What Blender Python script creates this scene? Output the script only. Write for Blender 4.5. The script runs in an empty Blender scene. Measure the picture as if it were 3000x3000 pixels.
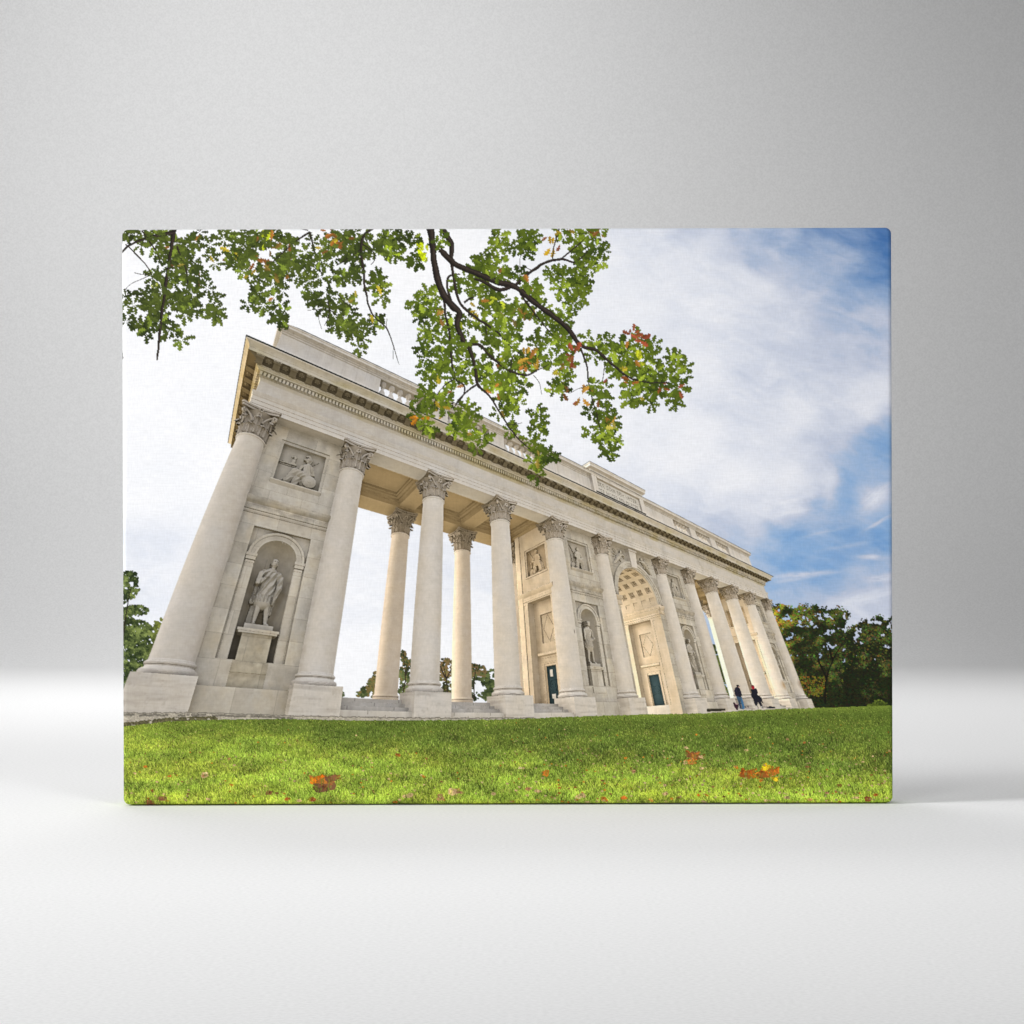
import bpy, math, random, time
import numpy as np
from mathutils.bvhtree import BVHTree

# ----------------------------------------------------------------------------------------------
# A canvas print on a studio sweep.  The print is one flat, wrapped canvas.  What is printed on it
# (a colonnade behind a lawn, under an oak branch) is worked out here by code, as ink colours for
# the points of the canvas, and every printed subject becomes its own flat part of the canvas.
# ----------------------------------------------------------------------------------------------
NX = 1400                                   # ink points across the canvas
NY = int(round(NX * 1682 / 2250))
RNG = np.random.default_rng(7)
random.seed(7)

# where the printed picture sits, in the units its layout was measured in
TL, TR, BL, BR = (360., 674.), (2608.5, 668.), (363., 2357.), (2615., 2350.)
uu, vv = np.meshgrid(np.linspace(0, 1, NX + 1), np.linspace(0, 1, NY + 1))
PX = (TL[0]*(1-uu)+TR[0]*uu)*(1-vv) + (BL[0]*(1-uu)+BR[0]*uu)*vv
PY = (TL[1]*(1-uu)+TR[1]*uu)*(1-vv) + (BL[1]*(1-uu)+BR[1]*uu)*vv
SC = NX / 2250.                             # ink points per layout unit


def to_grid(x, y):
    """layout position -> fractional column,row of the ink grid"""
    v = (y - 671.) / 1682.5
    u = (x - (360 + 3*v)) / (2248.5 + 3.5*v)
    v = (y - (674 - 6*u)) / 1683.
    return u*NX, v*NY


# ---------------------------------------------------------------- noise
def _hash(ix, iy, iz):
    h = (ix*374761393 + iy*668265263 + iz*2147483647) & 0xffffffff
    h = ((h ^ (h >> 13)) * 1274126177) & 0xffffffff
    return ((h ^ (h >> 16)) & 0xffff) / 65535.


def vnoise(x, y, z=0.):
    x, y, z = np.broadcast_arrays(np.asarray(x, float), np.asarray(y, float), np.asarray(z, float))
    ix, iy, iz = np.floor(x).astype(np.int64), np.floor(y).astype(np.int64), np.floor(z).astype(np.int64)
    fx, fy, fz = x-ix, y-iy, z-iz
    fx, fy, fz = fx*fx*(3-2*fx), fy*fy*(3-2*fy), fz*fz*(3-2*fz)
    r = 0
    for a in (0, 1):
        for b in (0, 1):
            for c in (0, 1):
                w = (fx if a else 1-fx)*(fy if b else 1-fy)*(fz if c else 1-fz)
                r = r + w*_hash(ix+a, iy+b, iz+c)
    return r


def fbm(x, y, z=0., o=4):
    s, a, t = 0., .5, 0.
    for k in range(o):
        s = s + a*vnoise(np.asarray(x)*2**k+17*k, np.asarray(y)*2**k+5*k, np.asarray(z)*2**k)
        t += a
        a *= .5
    return s/t


def lin(c):
    c = np.asarray(c, float)/255.
    return np.where(c <= .04045, c/12.92, ((c+.055)/1.055)**2.4)


def srgb(c):
    c = np.clip(c, 0, 1)
    return np.where(c <= .0031308, c*12.92, 1.055*c**(1/2.4)-.055)


# ---------------------------------------------------------------- subjects printed on the canvas
SUBJ = []                                   # (name, label, parent id)


def subject(name, label=None, parent=None):
    SUBJ.append((name, label, parent))
    return len(SUBJ)-1


S_SKY = subject('printed_sky', 'white cloud breaking to blue at the right of the print')
S_LAWN = subject('printed_lawn', 'sunlit green lawn along the bottom of the print')
S_BLD = subject('printed_colonnade', 'pale stone triumphal colonnade seen steeply from below')
S_OAK = subject('printed_oak_branch', 'green oak foliage hanging across the top of the print')
S_BOUGH = [subject('bough', s+' dark oak limb with its twigs', S_OAK) for s in ('short straight', 'thin hanging', 'thick forking')]
S_TREE_L = subject('printed_tree', 'green tree at the left edge of the print')
S_TREE_B = [subject('printed_tree', 'autumn tree seen between the first two free columns'),
            subject('printed_tree', 'thin brown and green tree between the second pair of columns'),
            subject('printed_tree', 'dark green tree left of the third free column')]
S_TREE_G = subject('printed_tree', 'narrow green tree in the gap beside the far columns')
S_TREE_R = [subject('printed_tree', 'tall yellowing tree just right of the colonnade'),
            subject('printed_tree', 'dark green tree at the right edge of the print')]
S_MAN = subject('printed_person', 'standing person in a dark jacket, knit cap and blue jeans')
S_CAP = subject('knit_cap', 'dark knit cap', S_MAN)
S_JEANS = subject('jeans', 'blue jeans', S_MAN)
S_WOM = subject('printed_person', 'bending person in dark clothes with a red scarf')
S_SCARF = subject('scarf', 'red hooded scarf', S_WOM)
S_BAG = subject('printed_bag', 'dark maroon bag standing by the column plinth')
S_BAG2 = subject('printed_bag', 'dark bag lying flat on the ground by the far plinths')
S_HEAP = subject('printed_fallen_leaves', 'orange and brown oak leaves lying in the grass')
ORD = ['first', 'second', 'third', 'fourth', 'fifth', 'sixth', 'seventh', 'eighth', 'ninth', 'tenth', 'eleventh', 'twelfth']
S_COL = [subject('column', ORD[i]+' front column from the left', S_BLD) for i in range(12)]
S_RCOL = [subject('column', 'rear column left of the third front column', S_BLD),
          subject('column', 'rear column left of the fourth front column', S_BLD),
          subject('column', 'rear half column at the back corner of the central block', S_BLD),
          subject('column', 'far rear column behind the ninth front column', S_BLD),
          subject('column', 'farthest rear column', S_BLD)]
S_STAT = [subject('statue', 'toga-clad statue in the large left niche', S_BLD),
          subject('statue', 'short-tunic statue in the niche left of the arch', S_BLD),
          subject('statue', 'long-robed statue in the niche right of the arch', S_BLD),
          subject('statue', 'shadowed statue in the farthest niche', S_BLD)]
S_REL = [subject('relief', 'seated helmeted figure with a round shield', S_BLD),
         subject('relief', 'seated figure relief left of the arch', S_BLD),
         subject('relief', 'upright figure relief right of the arch', S_BLD),
         subject('relief', 'relief between the last two columns', S_BLD),
         subject('relief', 'warm lit relief on the side of the central block', S_BLD),
         subject('relief', 'relief on the side of the far pavilion', S_BLD)]
S_SPAN = [subject('spandrel_figure', 'winged figure left of the keystone', S_BLD),
          subject('spandrel_figure', 'winged figure right of the keystone', S_BLD)]
S_DOOR = [subject('door', 'dark green door with paper notices on the block side', S_BLD),
          subject('door', 'dark green door inside the arch', S_BLD)]
S_STEP = [subject('steps', 'stone steps between the %s and %s columns' % (ORD[i], ORD[i+1]), S_BLD) for i in (1, 2, 3)]
S_BAL = [subject('balustrade', 'balustrade above the %s bay from the left' % ORD[i], S_BLD) for i in (1, 2, 3, 7, 8, 9)]
S_INS = subject('inscription_panel', 'raised attic block with a two-line inscription', S_BLD)
S_COFF = subject('coffered_vault', 'vault of square coffers with rosettes inside the arch', S_BLD)
S_CORN = subject('cornice', 'bracketed and dentilled main cornice', S_BLD)

# ---------------------------------------------------------------- the colonnade, laid out in space
V, F, FT, FM = [], [], [], []               # corners, faces, face subject, face stuff
CUR = [S_BLD, 0]
STONE, WALL, CAP, CEIL, DOOR, LEAD, STATUE, STEP, SIDE, PAPER, INSC, DARK, SOFFIT_SHADE, COFF = range(14)


def setm(t=None, m=None):
    if t is not None:
        CUR[0] = t
    if m is not None:
        CUR[1] = m


def poly(*p):
    n = len(V)
    V.extend(p)
    F.append(tuple(range(n, n+len(p))))
    FT.append(CUR[0])
    FM.append(CUR[1])


def mesh(vs, fs):
    n = len(V)
    V.extend(vs)
    for f in fs:
        F.append(tuple(n+i for i in f))
        FT.append(CUR[0])
        FM.append(CUR[1])


def box(x0, x1, y0, y1, z0, z1):
    v = [(x, y, z) for x in (x0, x1) for y in (y0, y1) for z in (z0, z1)]
    mesh(v, [(0, 1, 3, 2), (4, 6, 7, 5), (0, 4, 5, 1), (2, 3, 7, 6), (0, 2, 6, 4), (1, 5, 7, 3)])


def lathe(prof, cx, cy, n=72, a0=0., a1=2*math.pi):
    vs, fs = [], []
    for r, z in prof:
        for k in range(n+1):
            a = a0+(a1-a0)*k/n
            vs.append((cx+r*math.cos(a), cy+r*math.sin(a), z))
    for i in range(len(prof)-1):
        for k in range(n):
            q = i*(n+1)+k
            fs.append((q, q+1, q+n+2, q+n+1))
    mesh(vs, fs)


def ring(prof, x0, x1, y0, y1):
    """a moulding of profile (offset, height) run round a rectangle with mitred corners"""
    vs, fs = [], []
    for o, z in prof:
        vs += [(x0-o, y0-o, z), (x1+o, y0-o, z), (x1+o, y1+o, z), (x0-o, y1+o, z)]
    for i in range(len(prof)-1):
        for k in range(4):
            a, b = i*4+k, i*4+(k+1) % 4
            fs.append((a, b, b+4, a+4))
    mesh(vs, fs)


def run_x(prof, x0, x1):
    """profile (y,z) along x with end caps"""
    n = len(prof)
    vs = [(x0, y, z) for y, z in prof]+[(x1, y, z) for y, z in prof]
    fs = [(i, i+1, n+i+1, n+i) for i in range(n-1)]+[tuple(range(n)), tuple(range(n, 2*n))]
    mesh(vs, fs)


def run_y(prof, y0, y1):
    """profile (x,z) along y with end caps"""
    n = len(prof)
    vs = [(x, y0, z) for x, z in prof]+[(x, y1, z) for x, z in prof]
    fs = [(i, i+1, n+i+1, n+i) for i in range(n-1)]+[tuple(range(n)), tuple(range(n, 2*n))]
    mesh(vs, fs)


XC = [0, 3.916, 7.865, 11.815, 15.765, 19.848, 26.587, 30.67, 34.619, 38.569, 42.519, 46.732]
ZG = -1.14                                   # foot of the plinths


def leaf_strip(cx, cy, ang, r0, z0, h, w, out, seed):
    """one acanthus leaf: a lobed strip that climbs the bell and curls over"""
    ca, sa = math.cos(ang), math.sin(ang)
    rows, cols = 8, 6
    vs = []
    for i in range(rows+1):
        t = i/rows
        zz = z0+h*(math.sin(min(t, .86)/.86*math.pi/2) if t < .86 else 1-(t-.86)*1.3)
        rr = r0+.03+out*(t**3)+(.035 if t > .86 else 0)
        hw = w*(.72+.28*math.sin(t*3.0))*(1-.55*max(0, t-.7)/.3)*(1+.16*math.sin(t*19))
        for j in range(cols+1):
            s = j/cols*2-1
            rib = .022*math.cos(s*math.pi*2.5)+.03*(1-abs(s))
            a = s*hw
            r = rr+rib-.05*s*s
            vs.append((cx+ca*r-sa*a, cy+sa*r+ca*a, zz))
    fs = [(i*(cols+1)+j, i*(cols+1)+j+1, (i+1)*(cols+1)+j+1, (i+1)*(cols+1)+j) for i in range(rows) for j in range(cols)]
    mesh(vs, fs)


def blob(x, y, z, rx, ry=None, rz=None, n=8):
    ry, rz = ry or rx, rz or rx
    vs, fs = [], []
    for i in range(n//2+1):
        p = math.pi*i/(n//2)
        for k in range(n):
            a = 2*math.pi*k/n
            vs.append((x+rx*math.sin(p)*math.cos(a), y+ry*math.sin(p)*math.sin(a), z+rz*math.cos(p)))
    for i in range(n//2):
        for k in range(n):
            fs.append((i*n+k, i*n+(k+1) % n, (i+1)*n+(k+1) % n, (i+1)*n+k))
    mesh(vs, fs)


def tube(pts, r0, r1, n=6):
    vs, fs = [], []
    P = [np.array(p, float) for p in pts]
    for i, p in enumerate(P):
        d = P[min(i+1, len(P)-1)]-P[max(i-1, 0)]
        d = d/(np.linalg.norm(d)+1e-9)
        u = np.cross(d, (0.3, .2, .93))
        u /= np.linalg.norm(u)+1e-9
        w = np.cross(d, u)
        r = r0+(r1-r0)*i/max(1, len(P)-1)
        for k in range(n):
            a = 2*math.pi*k/n
            vs.append(tuple(p+r*(math.cos(a)*u+math.sin(a)*w)))
    for i in range(len(P)-1):
        for k in range(n):
            fs.append((i*n+k, i*n+(k+1) % n, (i+1)*n+(k+1) % n, (i+1)*n+k))
    mesh(vs, fs)


def capital(cx, cy, z0, r, hgt):
    """Corinthian: bell, two tiers of acanthus, helices, corner volutes, concave abacus, flower"""
    k = hgt/1.16
    lathe([(r*.97, z0), (r*.97, z0+.5*k), (r*1.05, z0+.8*k), (r*1.35, z0+1.02*k)], cx, cy, 24)
    for i in range(8):
        leaf_strip(cx, cy, math.pi/8+i*math.pi/4, r*.96, z0+.01, .40*k, r*.40, r*.34, i)
    for i in range(8):
        leaf_strip(cx, cy, i*math.pi/4, r*.99, z0+.05, .70*k, r*.36, r*.46, i)
    for i in range(4):
        a = math.pi/4+i*math.pi/2
        ca, sa = math.cos(a), math.sin(a)
        for s in (-1, 1):                    # stalks that rise to the corner and roll into a volute
            pts = []
            for q in range(7):
                t = q/6
                rr = r*(1.0+.62*t**1.6)
                off = s*r*.52*(1-t)**1.2
                pts.append((cx+ca*rr-sa*off, cy+sa*rr+ca*off, z0+(.52+.40*math.sin(t*math.pi/2))*k))
            tube(pts, .055*k, .05*k)
            for q in range(2):               # helices towards the flower
                b = a+s*math.pi/4*(.55+.25*q)
                tube([(cx+math.cos(b)*r*(1.02+.2*q), cy+math.sin(b)*r*(1.02+.2*q), z0+(.55+.16*q)*k),
                      (cx+math.cos(b+s*.12)*r*(1.12+.2*q), cy+math.sin(b+s*.12)*r*(1.12+.2*q), z0+(.78+.1*q)*k)], .04*k, .05*k)
        rr = r*1.62
        pts = []
        for q in range(15):
            t = q/14
            b = math.pi*.6-t*math.pi*2.7
            q2 = .125*k*(1-.8*t)
            pts.append((cx+ca*(rr-.02+q2*math.cos(b)), cy+sa*(rr-.02+q2*math.cos(b)), z0+.84*k+q2*math.sin(b)))
        tube(pts, .05*k, .035*k)
        blob(cx+ca*rr*.97, cy+sa*rr*.97, z0+.84*k, .07*k)
        leaf_strip(cx, cy, a, r*1.12, z0+.46*k, .30*k, r*.20, r*.34, i)
    # abacus with concave sides and cut corners
    for zb, zt, e in ((z0+.99*k, z0+1.08*k, 0.), (z0+1.08*k, z0+hgt, .04)):
        out = []
        for i in range(4):
            a = i*math.pi/2
            for j in range(9):
                s = -1+2*j/8
                d = r*1.19+.27*r*s*s+e
                tx = s*r*1.36*(1+e)
                out.append((cx+math.cos(a)*d-math.sin(a)*tx, cy+math.sin(a)*d+math.cos(a)*tx))
        n = len(out)
        vs = [(x, y, zb) for x, y in out]+[(x, y, zt) for x, y in out]
        mesh(vs, [(i, (i+1) % n, n+(i+1) % n, n+i) for i in range(n)]+[tuple(range(n)), tuple(range(n, 2*n))])
    for i in range(4):
        a = i*math.pi/2
        bx, by = cx+math.cos(a)*r*1.24, cy+math.sin(a)*r*1.24
        for q in range(5):
            b = q*2*math.pi/5
            blob(bx-math.sin(a)*.07*math.cos(b), by+math.cos(a)*.07*math.cos(b), z0+1.06*k+.07*math.sin(b), .055*k, n=6)


def shaft(cx, cy, z0, z1, r0, r1, n=96):
    prof = []
    for i in range(13):
        t = i/12
        e = 1-.9*max(0, t-.25)**1.35/.75**1.35*.999
        prof.append((r1+(r0-r1)*max(0, min(1, e)), z0+(z1-z0)*t))
    lathe(prof, cx, cy, n)


def torus_prof(r, z, h, n=7):
    return [(r+h/2*(math.sin(math.pi*i/n)-.0), z+h/2-h/2*math.cos(math.pi*i/n)) for i in range(n+1)]


def front_column(i):
    cx = XC[i]
    setm(S_COL[i], STONE)
    hw = .735
    box(cx-hw, cx+hw, -hw, hw*.7, ZG-.12, -.335)
    base = [(0, -.335)]+torus_prof(.615, -.335, .17)+[(.6, -.15), (.585, -.12), (.595, -.09)]+torus_prof(.575, -.085, .10)+[(.575, .03), (.555, .06)]
    lathe(base, cx, 0, 96)
    shaft(cx, 0, .05, 7.84, .552, .468)
    lathe([(.468, 7.80), (.487, 7.84)]+torus_prof(.487, 7.85, .075)+[(.487, 7.93), (.46, 7.96)], cx, 0, 72)
    setm(None, CAP)
    capital(cx, 0, 7.95, .462, 1.19)


def rear_column(cx, cy, sid):
    setm(sid, STONE)
    lathe([(0, -.6), (.56, -.6), (.57, -.3)]+torus_prof(.53, -.29, .09)+[(.52, -.17), (.505, -.13)], cx, cy, 64)
    shaft(cx, cy, -.14, 7.55, .505, .44, 64)
    lathe([(.44, 7.5), (.46, 7.55)]+torus_prof(.46, 7.56, .075)+[(.45, 7.66)], cx, cy, 48)
    setm(None, CAP)
    capital(cx, cy, 7.66, .43, 1.26)


# ---------- carved figures: a height field of swelling limbs with folds cut into the cloth
def field(prims, X, Z, folds=()):
    H = np.full(X.shape, -9.)
    for (x0, z0, r0, x1, z1, r1, dep, k) in prims:
        dx, dz = x1-x0, z1-z0
        L = dx*dx+dz*dz+1e-9
        t = np.clip(((X-x0)*dx+(Z-z0)*dz)/L, 0, 1)
        d = np.hypot(X-x0-t*dx, Z-z0-t*dz)
        r = r0+(r1-r0)*t
        h = np.where(d < r, dep+np.sqrt(np.maximum(r*r-d*d, 0))*k, -9.)
        H = np.maximum(H, h)
    m = H > -1
    for (x0, z0, x1, z1, ang, fr, amp, wob) in folds:
        inside = (X > min(x0, x1)) & (X < max(x0, x1)) & (Z > min(z0, z1)) & (Z < max(z0, z1)) & m
        ph = (X*math.cos(ang)+Z*math.sin(ang))*fr*1.9+1.4*wob*(vnoise(X*7+3, Z*3+1)*2-1)
        c = np.sin(ph)
        H = np.where(inside, H+1.15*amp*c-.5*amp, H)
    if m.any():
        for _ in range(2):
            Hm = np.where(m, H, 0)
            s, c = Hm*2., m*2.
            for ax, d in ((0, 1), (0, -1), (1, 1), (1, -1)):
                s = s+np.roll(Hm, d, ax)
                c = c+np.roll(m, d, ax)
            H = np.where(m, s/np.maximum(c, 1), H)
    return H


def carve(prims, folds, ox, oz, w, h, base, side=None, n=110, sx=1., back=0.):
    """place a carved figure; side=None: on a wall facing -y, else on a wall x=side facing -x"""
    n = int(n*1.7)
    nx, nz = int(n*w/max(w, h))+2, int(n*h/max(w, h))+2
    xs, zs = np.linspace(-w/2, w/2, nx), np.linspace(0, h, nz)
    X, Z = np.meshgrid(xs, zs)
    H = field(prims, X*sx, Z, folds)
    m = H > -1
    vs, idx = [], {}
    mm = m.copy()
    mm[1:] |= m[:-1]; mm[:-1] |= m[1:]; mm[:, 1:] |= m[:, :-1]; mm[:, :-1] |= m[:, 1:]
    for j in range(nz):
        for i in range(nx):
            if mm[j, i]:
                hh = H[j, i] if m[j, i] else -back
                idx[j, i] = len(vs)
                if side is None:
                    vs.append((ox+xs[i], base-hh, oz+zs[j]))
                else:
                    vs.append((base-hh, ox-xs[i], oz+zs[j]))
    fs = []
    for j in range(nz-1):
        for i in range(nx-1):
            q = [(j, i), (j, i+1), (j+1, i+1), (j+1, i)]
            if all(p in idx for p in q) and any(m[p] for p in q):
                fs.append(tuple(idx[p] for p in q))
    mesh(vs, fs)


ST_TOGA = ([(0.03, 2.06, .105, .03, 2.15, .12, .22, 1.0), (.0, 2.2, .07, .08, 2.2, .06, .2, 1.1), (-.06, 2.15, .05, -.07, 2.06, .03, .2, 1),
            (.045, 2.09, .022, .05, 2.05, .028, .335, .8), (.02, 1.98, .075, 0, 1.84, .08, .16, 1), (-.24, 1.76, .11, .27, 1.74, .11, .1, 1), (0, 1.72, .25, 0, 1.2, .25, .04, .9),
            (0, 1.2, .25, -.03, .80, .30, .06, .75), (-.32, 1.7, .10, -.37, 1.36, .085, .12, 1), (-.37, 1.36, .085, -.13, 1.58, .06, .2, 1), (-.13, 1.6, .06, -.06, 1.62, .04, .26, 1),
            (.33, 1.66, .11, .37, 1.28, .10, .1, 1), (.37, 1.28, .10, .26, .84, .065, .14, 1), (.26, .84, .055, .25, .72, .045, .18, 1), (-.33, 1.3, .08, -.38, .74, .09, .0, 1), (.28, .95, .09, .25, .42, .06, .04, .9),
            (-.16, .85, .105, -.17, .46, .085, .1, 1), (-.17, .46, .09, -.19, .08, .055, .08, 1), (.12, .85, .105, .15, .46, .085, .1, 1), (.15, .46, .09, .19, .08, .055, .08, 1),
            (-.19, .05, .065, -.2, .03, .06, .16, 1), (.19, .05, .065, .26, .02, .06, .16, 1), (-.28, .6, .11, -.31, 0, .13, -.1, .6)],
           [(-.3, .98, .42, 1.80, -.5, 22, .027, 1.2), (-.4, .74, .3, .98, 0, 30, .024, 1.), (.2, .4, .36, .95, 0, 60, .02, 1), (-.46, .7, -.28, 1.3, 0, 55, .02, 1)])
ST_TUNIC = ([(0.0, 2.06, .105, .0, 2.15, .12, .22, 1.0), (-.05, 2.2, .07, .06, 2.2, .06, .2, 1.1), (.07, 2.09, .03, .1, 2.05, .02, .24, 1), (0, 1.98, .07, 0, 1.84, .08, .16, 1), (-.24, 1.76, .11, .25, 1.76, .11, .1, 1),
             (0, 1.72, .25, 0, 1.25, .23, .04, .9), (0, 1.25, .25, -.03, .92, .31, .06, .75), (-.31, 1.7, .09, -.33, 1.3, .07, .12, 1), (.31, 1.7, .09, .36, 1.35, .075, .12, 1), (.36, 1.35, .075, .2, 1.22, .06, .2, 1),
             (.3, 1.3, .1, .34, .9, .08, 0, 1), (-.16, .95, .105, -.17, .5, .085, .1, 1), (-.17, .5, .09, -.2, .08, .055, .08, 1), (.12, .95, .105, .15, .5, .085, .1, 1), (.15, .5, .09, .19, .08, .055, .08, 1),
             (-.2, .05, .065, -.2, .03, .06, .16, 1), (.19, .05, .065, .28, .02, .06, .16, 1), (.02, .5, .1, .02, 0, .13, -.08, .6)],
            [(-.34, .85, .34, 1.3, 0, 34, .025, 1.2), (-.3, 1.3, .3, 1.75, -.6, 20, .022, 1.2), (.2, .8, .45, 1.3, 0, 55, .02, 1)])
ST_ROBE = ([(0.0, 2.06, .105, .0, 2.15, .12, .22, 1.0), (-.05, 2.2, .07, .06, 2.2, .06, .2, 1.1), (0, 1.98, .07, 0, 1.84, .08, .16, 1), (-.22, 1.74, .11, .24, 1.74, .11, .1, 1),
            (0, 1.7, .24, 0, 1.1, .25, .05, .9), (0, 1.1, .27, 0, .1, .3, .05, .8), (-.3, 1.7, .09, -.35, 1.32, .08, .12, 1), (-.35, 1.32, .075, -.1, 1.3, .06, .2, 1),
            (.3, 1.7, .09, .37, 1.35, .08, .12, 1), (.37, 1.35, .08, .36, 1.0, .06, .2, 1), (.34, 1.3, .08, .3, .3, .09, .02, .9), (-.15, .05, .08, .2, .04, .08, .14, 1)],
           [(-.36, .05, .4, 1.15, .12, 30, .03, 1.8), (-.3, 1.15, .34, 1.75, -.7, 20, .022, 1.4)])

# reliefs, in a 1.64 x 1.64 field, x centred
RL_MINERVA = ([(.20, 1.28, .085, .22, 1.36, .10, .06, .9), (.06, 1.30, .03, .22, 1.32, .05, .12, .6), (.30, 1.22, .03, .33, 1.38, .06, .05, .7), (.33, 1.4, .06, .22, 1.56, .05, .05, .7), (.22, 1.56, .05, .1, 1.53, .035, .05, .6),
               (.24, 1.18, .06, .26, 1.08, .07, .05, .8), (.16, 1.02, .11, .40, 1.0, .12, .06, .8), (.28, 1.0, .19, .28, .62, .2, .04, .7), (.05, .98, .06, -.02, .82, .05, .1, .8), (.45, .95, .075, .52, .7, .06, .09, .8), (.52, .7, .06, .34, .72, .055, .12, .8),
               (.2, .56, .19, -.18, .66, .15, .08, .7), (-.18, .66, .15, -.38, .16, .12, .06, .7), (.0, .5, .14, -.1, .14, .12, .05, .6), (.2, .3, .15, .3, .12, .12, .02, .6), (.42, .33, .27, .42, .35, .27, .13, .35), (.42, .34, .09, .42, .35, .09, .22, .4),
               (-.62, .06, .02, .10, .98, .02, .05, 1.2), (.42, 1.2, .016, .62, 1.42, .016, .04, 1), (-.82, .94, .028, -.18, .96, .03, .05, .8), (-.82, .87, .02, -.2, .88, .02, .03, .8), (-.36, 1.0, .06, -.3, 1.14, .07, .05, .7), (-.28, 1.26, .055, -.27, 1.3, .06, .05, .8),
               (-.4, 1.28, .03, -.34, 1.34, .03, .04, .8), (-.3, 1.02, .05, -.2, .97, .03, .06, .8), (-.7, 1.02, .03, -.52, 1.0, .04, .03, .8), (-.2, .8, .03, -.17, .5, .03, .02, .6), (-.55, .05, .03, .7, .05, .03, .02, 1)],
              [(-.5, .1, .22, .7, -.75, 24, .013, 1.), (.1, .66, .5, 1.05, .3, 30, .010, 1.)])
RL_SEATED = ([(.02, 1.32, .09, .02, 1.38, .10, .07, .9), (.0, 1.2, .06, .02, 1.1, .07, .05, .8), (-.12, 1.06, .11, .15, 1.05, .11, .06, .8), (.02, 1.02, .18, .02, .7, .19, .05, .7), (-.16, 1.02, .07, -.3, .8, .06, .1, .8), (-.3, .8, .06, -.1, .74, .05, .14, .8),
              (.2, 1.02, .07, .32, .78, .06, .1, .8), (.32, .78, .06, .12, .7, .05, .14, .8), (-.05, .62, .17, .22, .56, .17, .1, .7), (-.1, .58, .14, -.2, .15, .13, .08, .7), (.22, .56, .15, .3, .15, .13, .08, .7), (-.6, 1.5, .02, -.2, .8, .02, .06, 1.2),
              (-.55, .2, .14, -.45, .3, .12, .03, .6), (-.5, .5, .05, -.52, .9, .04, .03, .8), (.36, .5, .1, .42, .1, .1, .02, .6), (-.62, .06, .03, .6, .05, .03, .04, 1), (-.2, .1, .05, -.32, .07, .04, .12, .8), (.3, .1, .05, .2, .07, .04, .12, .8)],
             [(-.35, .1, .45, .62, .25, 24, .014, 1.2), (-.15, .66, .2, 1.02, .2, 30, .009, 1.2)])
RL_UPRIGHT = ([(-.05, 1.36, .09, -.04, 1.42, .10, .07, .9), (-.05, 1.24, .06, -.03, 1.12, .07, .05, .8), (-.2, 1.08, .1, .1, 1.08, .1, .06, .8), (-.05, 1.02, .18, .0, .7, .17, .06, .7), (.05, .66, .18, .1, .15, .2, .07, .6), (-.2, .66, .12, -.3, .15, .12, .05, .7), (-.22, 1.05, .07, -.42, .8, .06, .1, .8),
               (-.42, .8, .06, -.38, .4, .04, .06, .8), (.14, 1.05, .07, .42, .9, .06, .1, .8), (.42, .9, .05, .35, .6, .04, .1, .8), (-.42, 1.2, .05, -.45, 1.45, .04, .04, .8), (-.5, .06, .03, .55, .05, .03, .04, 1), (.4, .4, .12, .44, .1, .1, .03, .6), (-.5, 1.5, .12, -.48, .1, .04, .0, .5)],
              [(-.4, .1, .4, .7, .2, 24, .015, 1.2), (-.25, .7, .2, 1.05, .4, 30, .009, 1.2)])
RL_WINGED = ([(.25, .95, .09, .27, 1.0, .1, .1, .8), (.2, .84, .07, .12, .72, .09, .08, .8), (.1, .72, .16, -.12, .5, .15, .08, .8), (-.12, .5, .15, -.42, .2, .12, .06, .8), (-.42, .2, .11, -.72, -.05, .07, .04, .8), (.2, .74, .06, .45, .82, .05, .1, .8), (.45, .82, .05, .62, .72, .04, .1, .8), (.62, .7, .09, .63, .72, .09, .04, .4),
              (.0, .78, .07, -.35, 1.05, .12, .02, .5), (-.1, .72, .07, -.5, .8, .1, .02, .5), (-.2, .6, .05, -.6, .55, .06, .02, .5), (.0, .45, .05, .15, .3, .04, .08, .8)],
             [(-.8, -.1, .2, .75, -.8, 24, .016, 1.)])


def wall_with_hole(x0, x1, z0, z1, hx0, hx1, hz0, hz1, y):
    for a, b, c, d in ((x0, hx0, z0, z1), (hx1, x1, z0, z1), (hx0, hx1, z0, hz0), (hx0, hx1, hz1, z1)):
        if b-a > 1e-4 and d-c > 1e-4:
            poly((a, y, c), (b, y, c), (b, y, d), (a, y, d))


def reveal(x0, x1, z0, z1, y0, y1):
    poly((x0, y0, z0), (x0, y1, z0), (x0, y1, z1), (x0, y0, z1))
    poly((x1, y0, z0), (x1, y1, z0), (x1, y1, z1), (x1, y0, z1))
    poly((x0, y0, z0), (x1, y0, z0), (x1, y1, z0), (x0, y1, z0))
    poly((x0, y0, z1), (x1, y0, z1), (x1, y1, z1), (x0, y1, z1))


def arc(xc, zc, r, n=28, a0=0., a1=math.pi):
    return [(xc+r*math.cos(a0+(a1-a0)*i/n), zc+r*math.sin(a0+(a1-a0)*i/n)) for i in range(n+1)]


def archivolt(xc, zc, bands, n=36):
    """bands: [(radius, y), ...] swept round a half circle"""
    vs, fs = [], []
    for r, y in bands:
        vs += [(x, y, z) for x, z in arc(xc, zc, r, n)]
    for i in range(len(bands)-1):
        for k in range(n):
            q = i*(n+1)+k
            fs.append((q, q+1, q+n+2, q+n+1))
    mesh(vs, fs)


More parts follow.
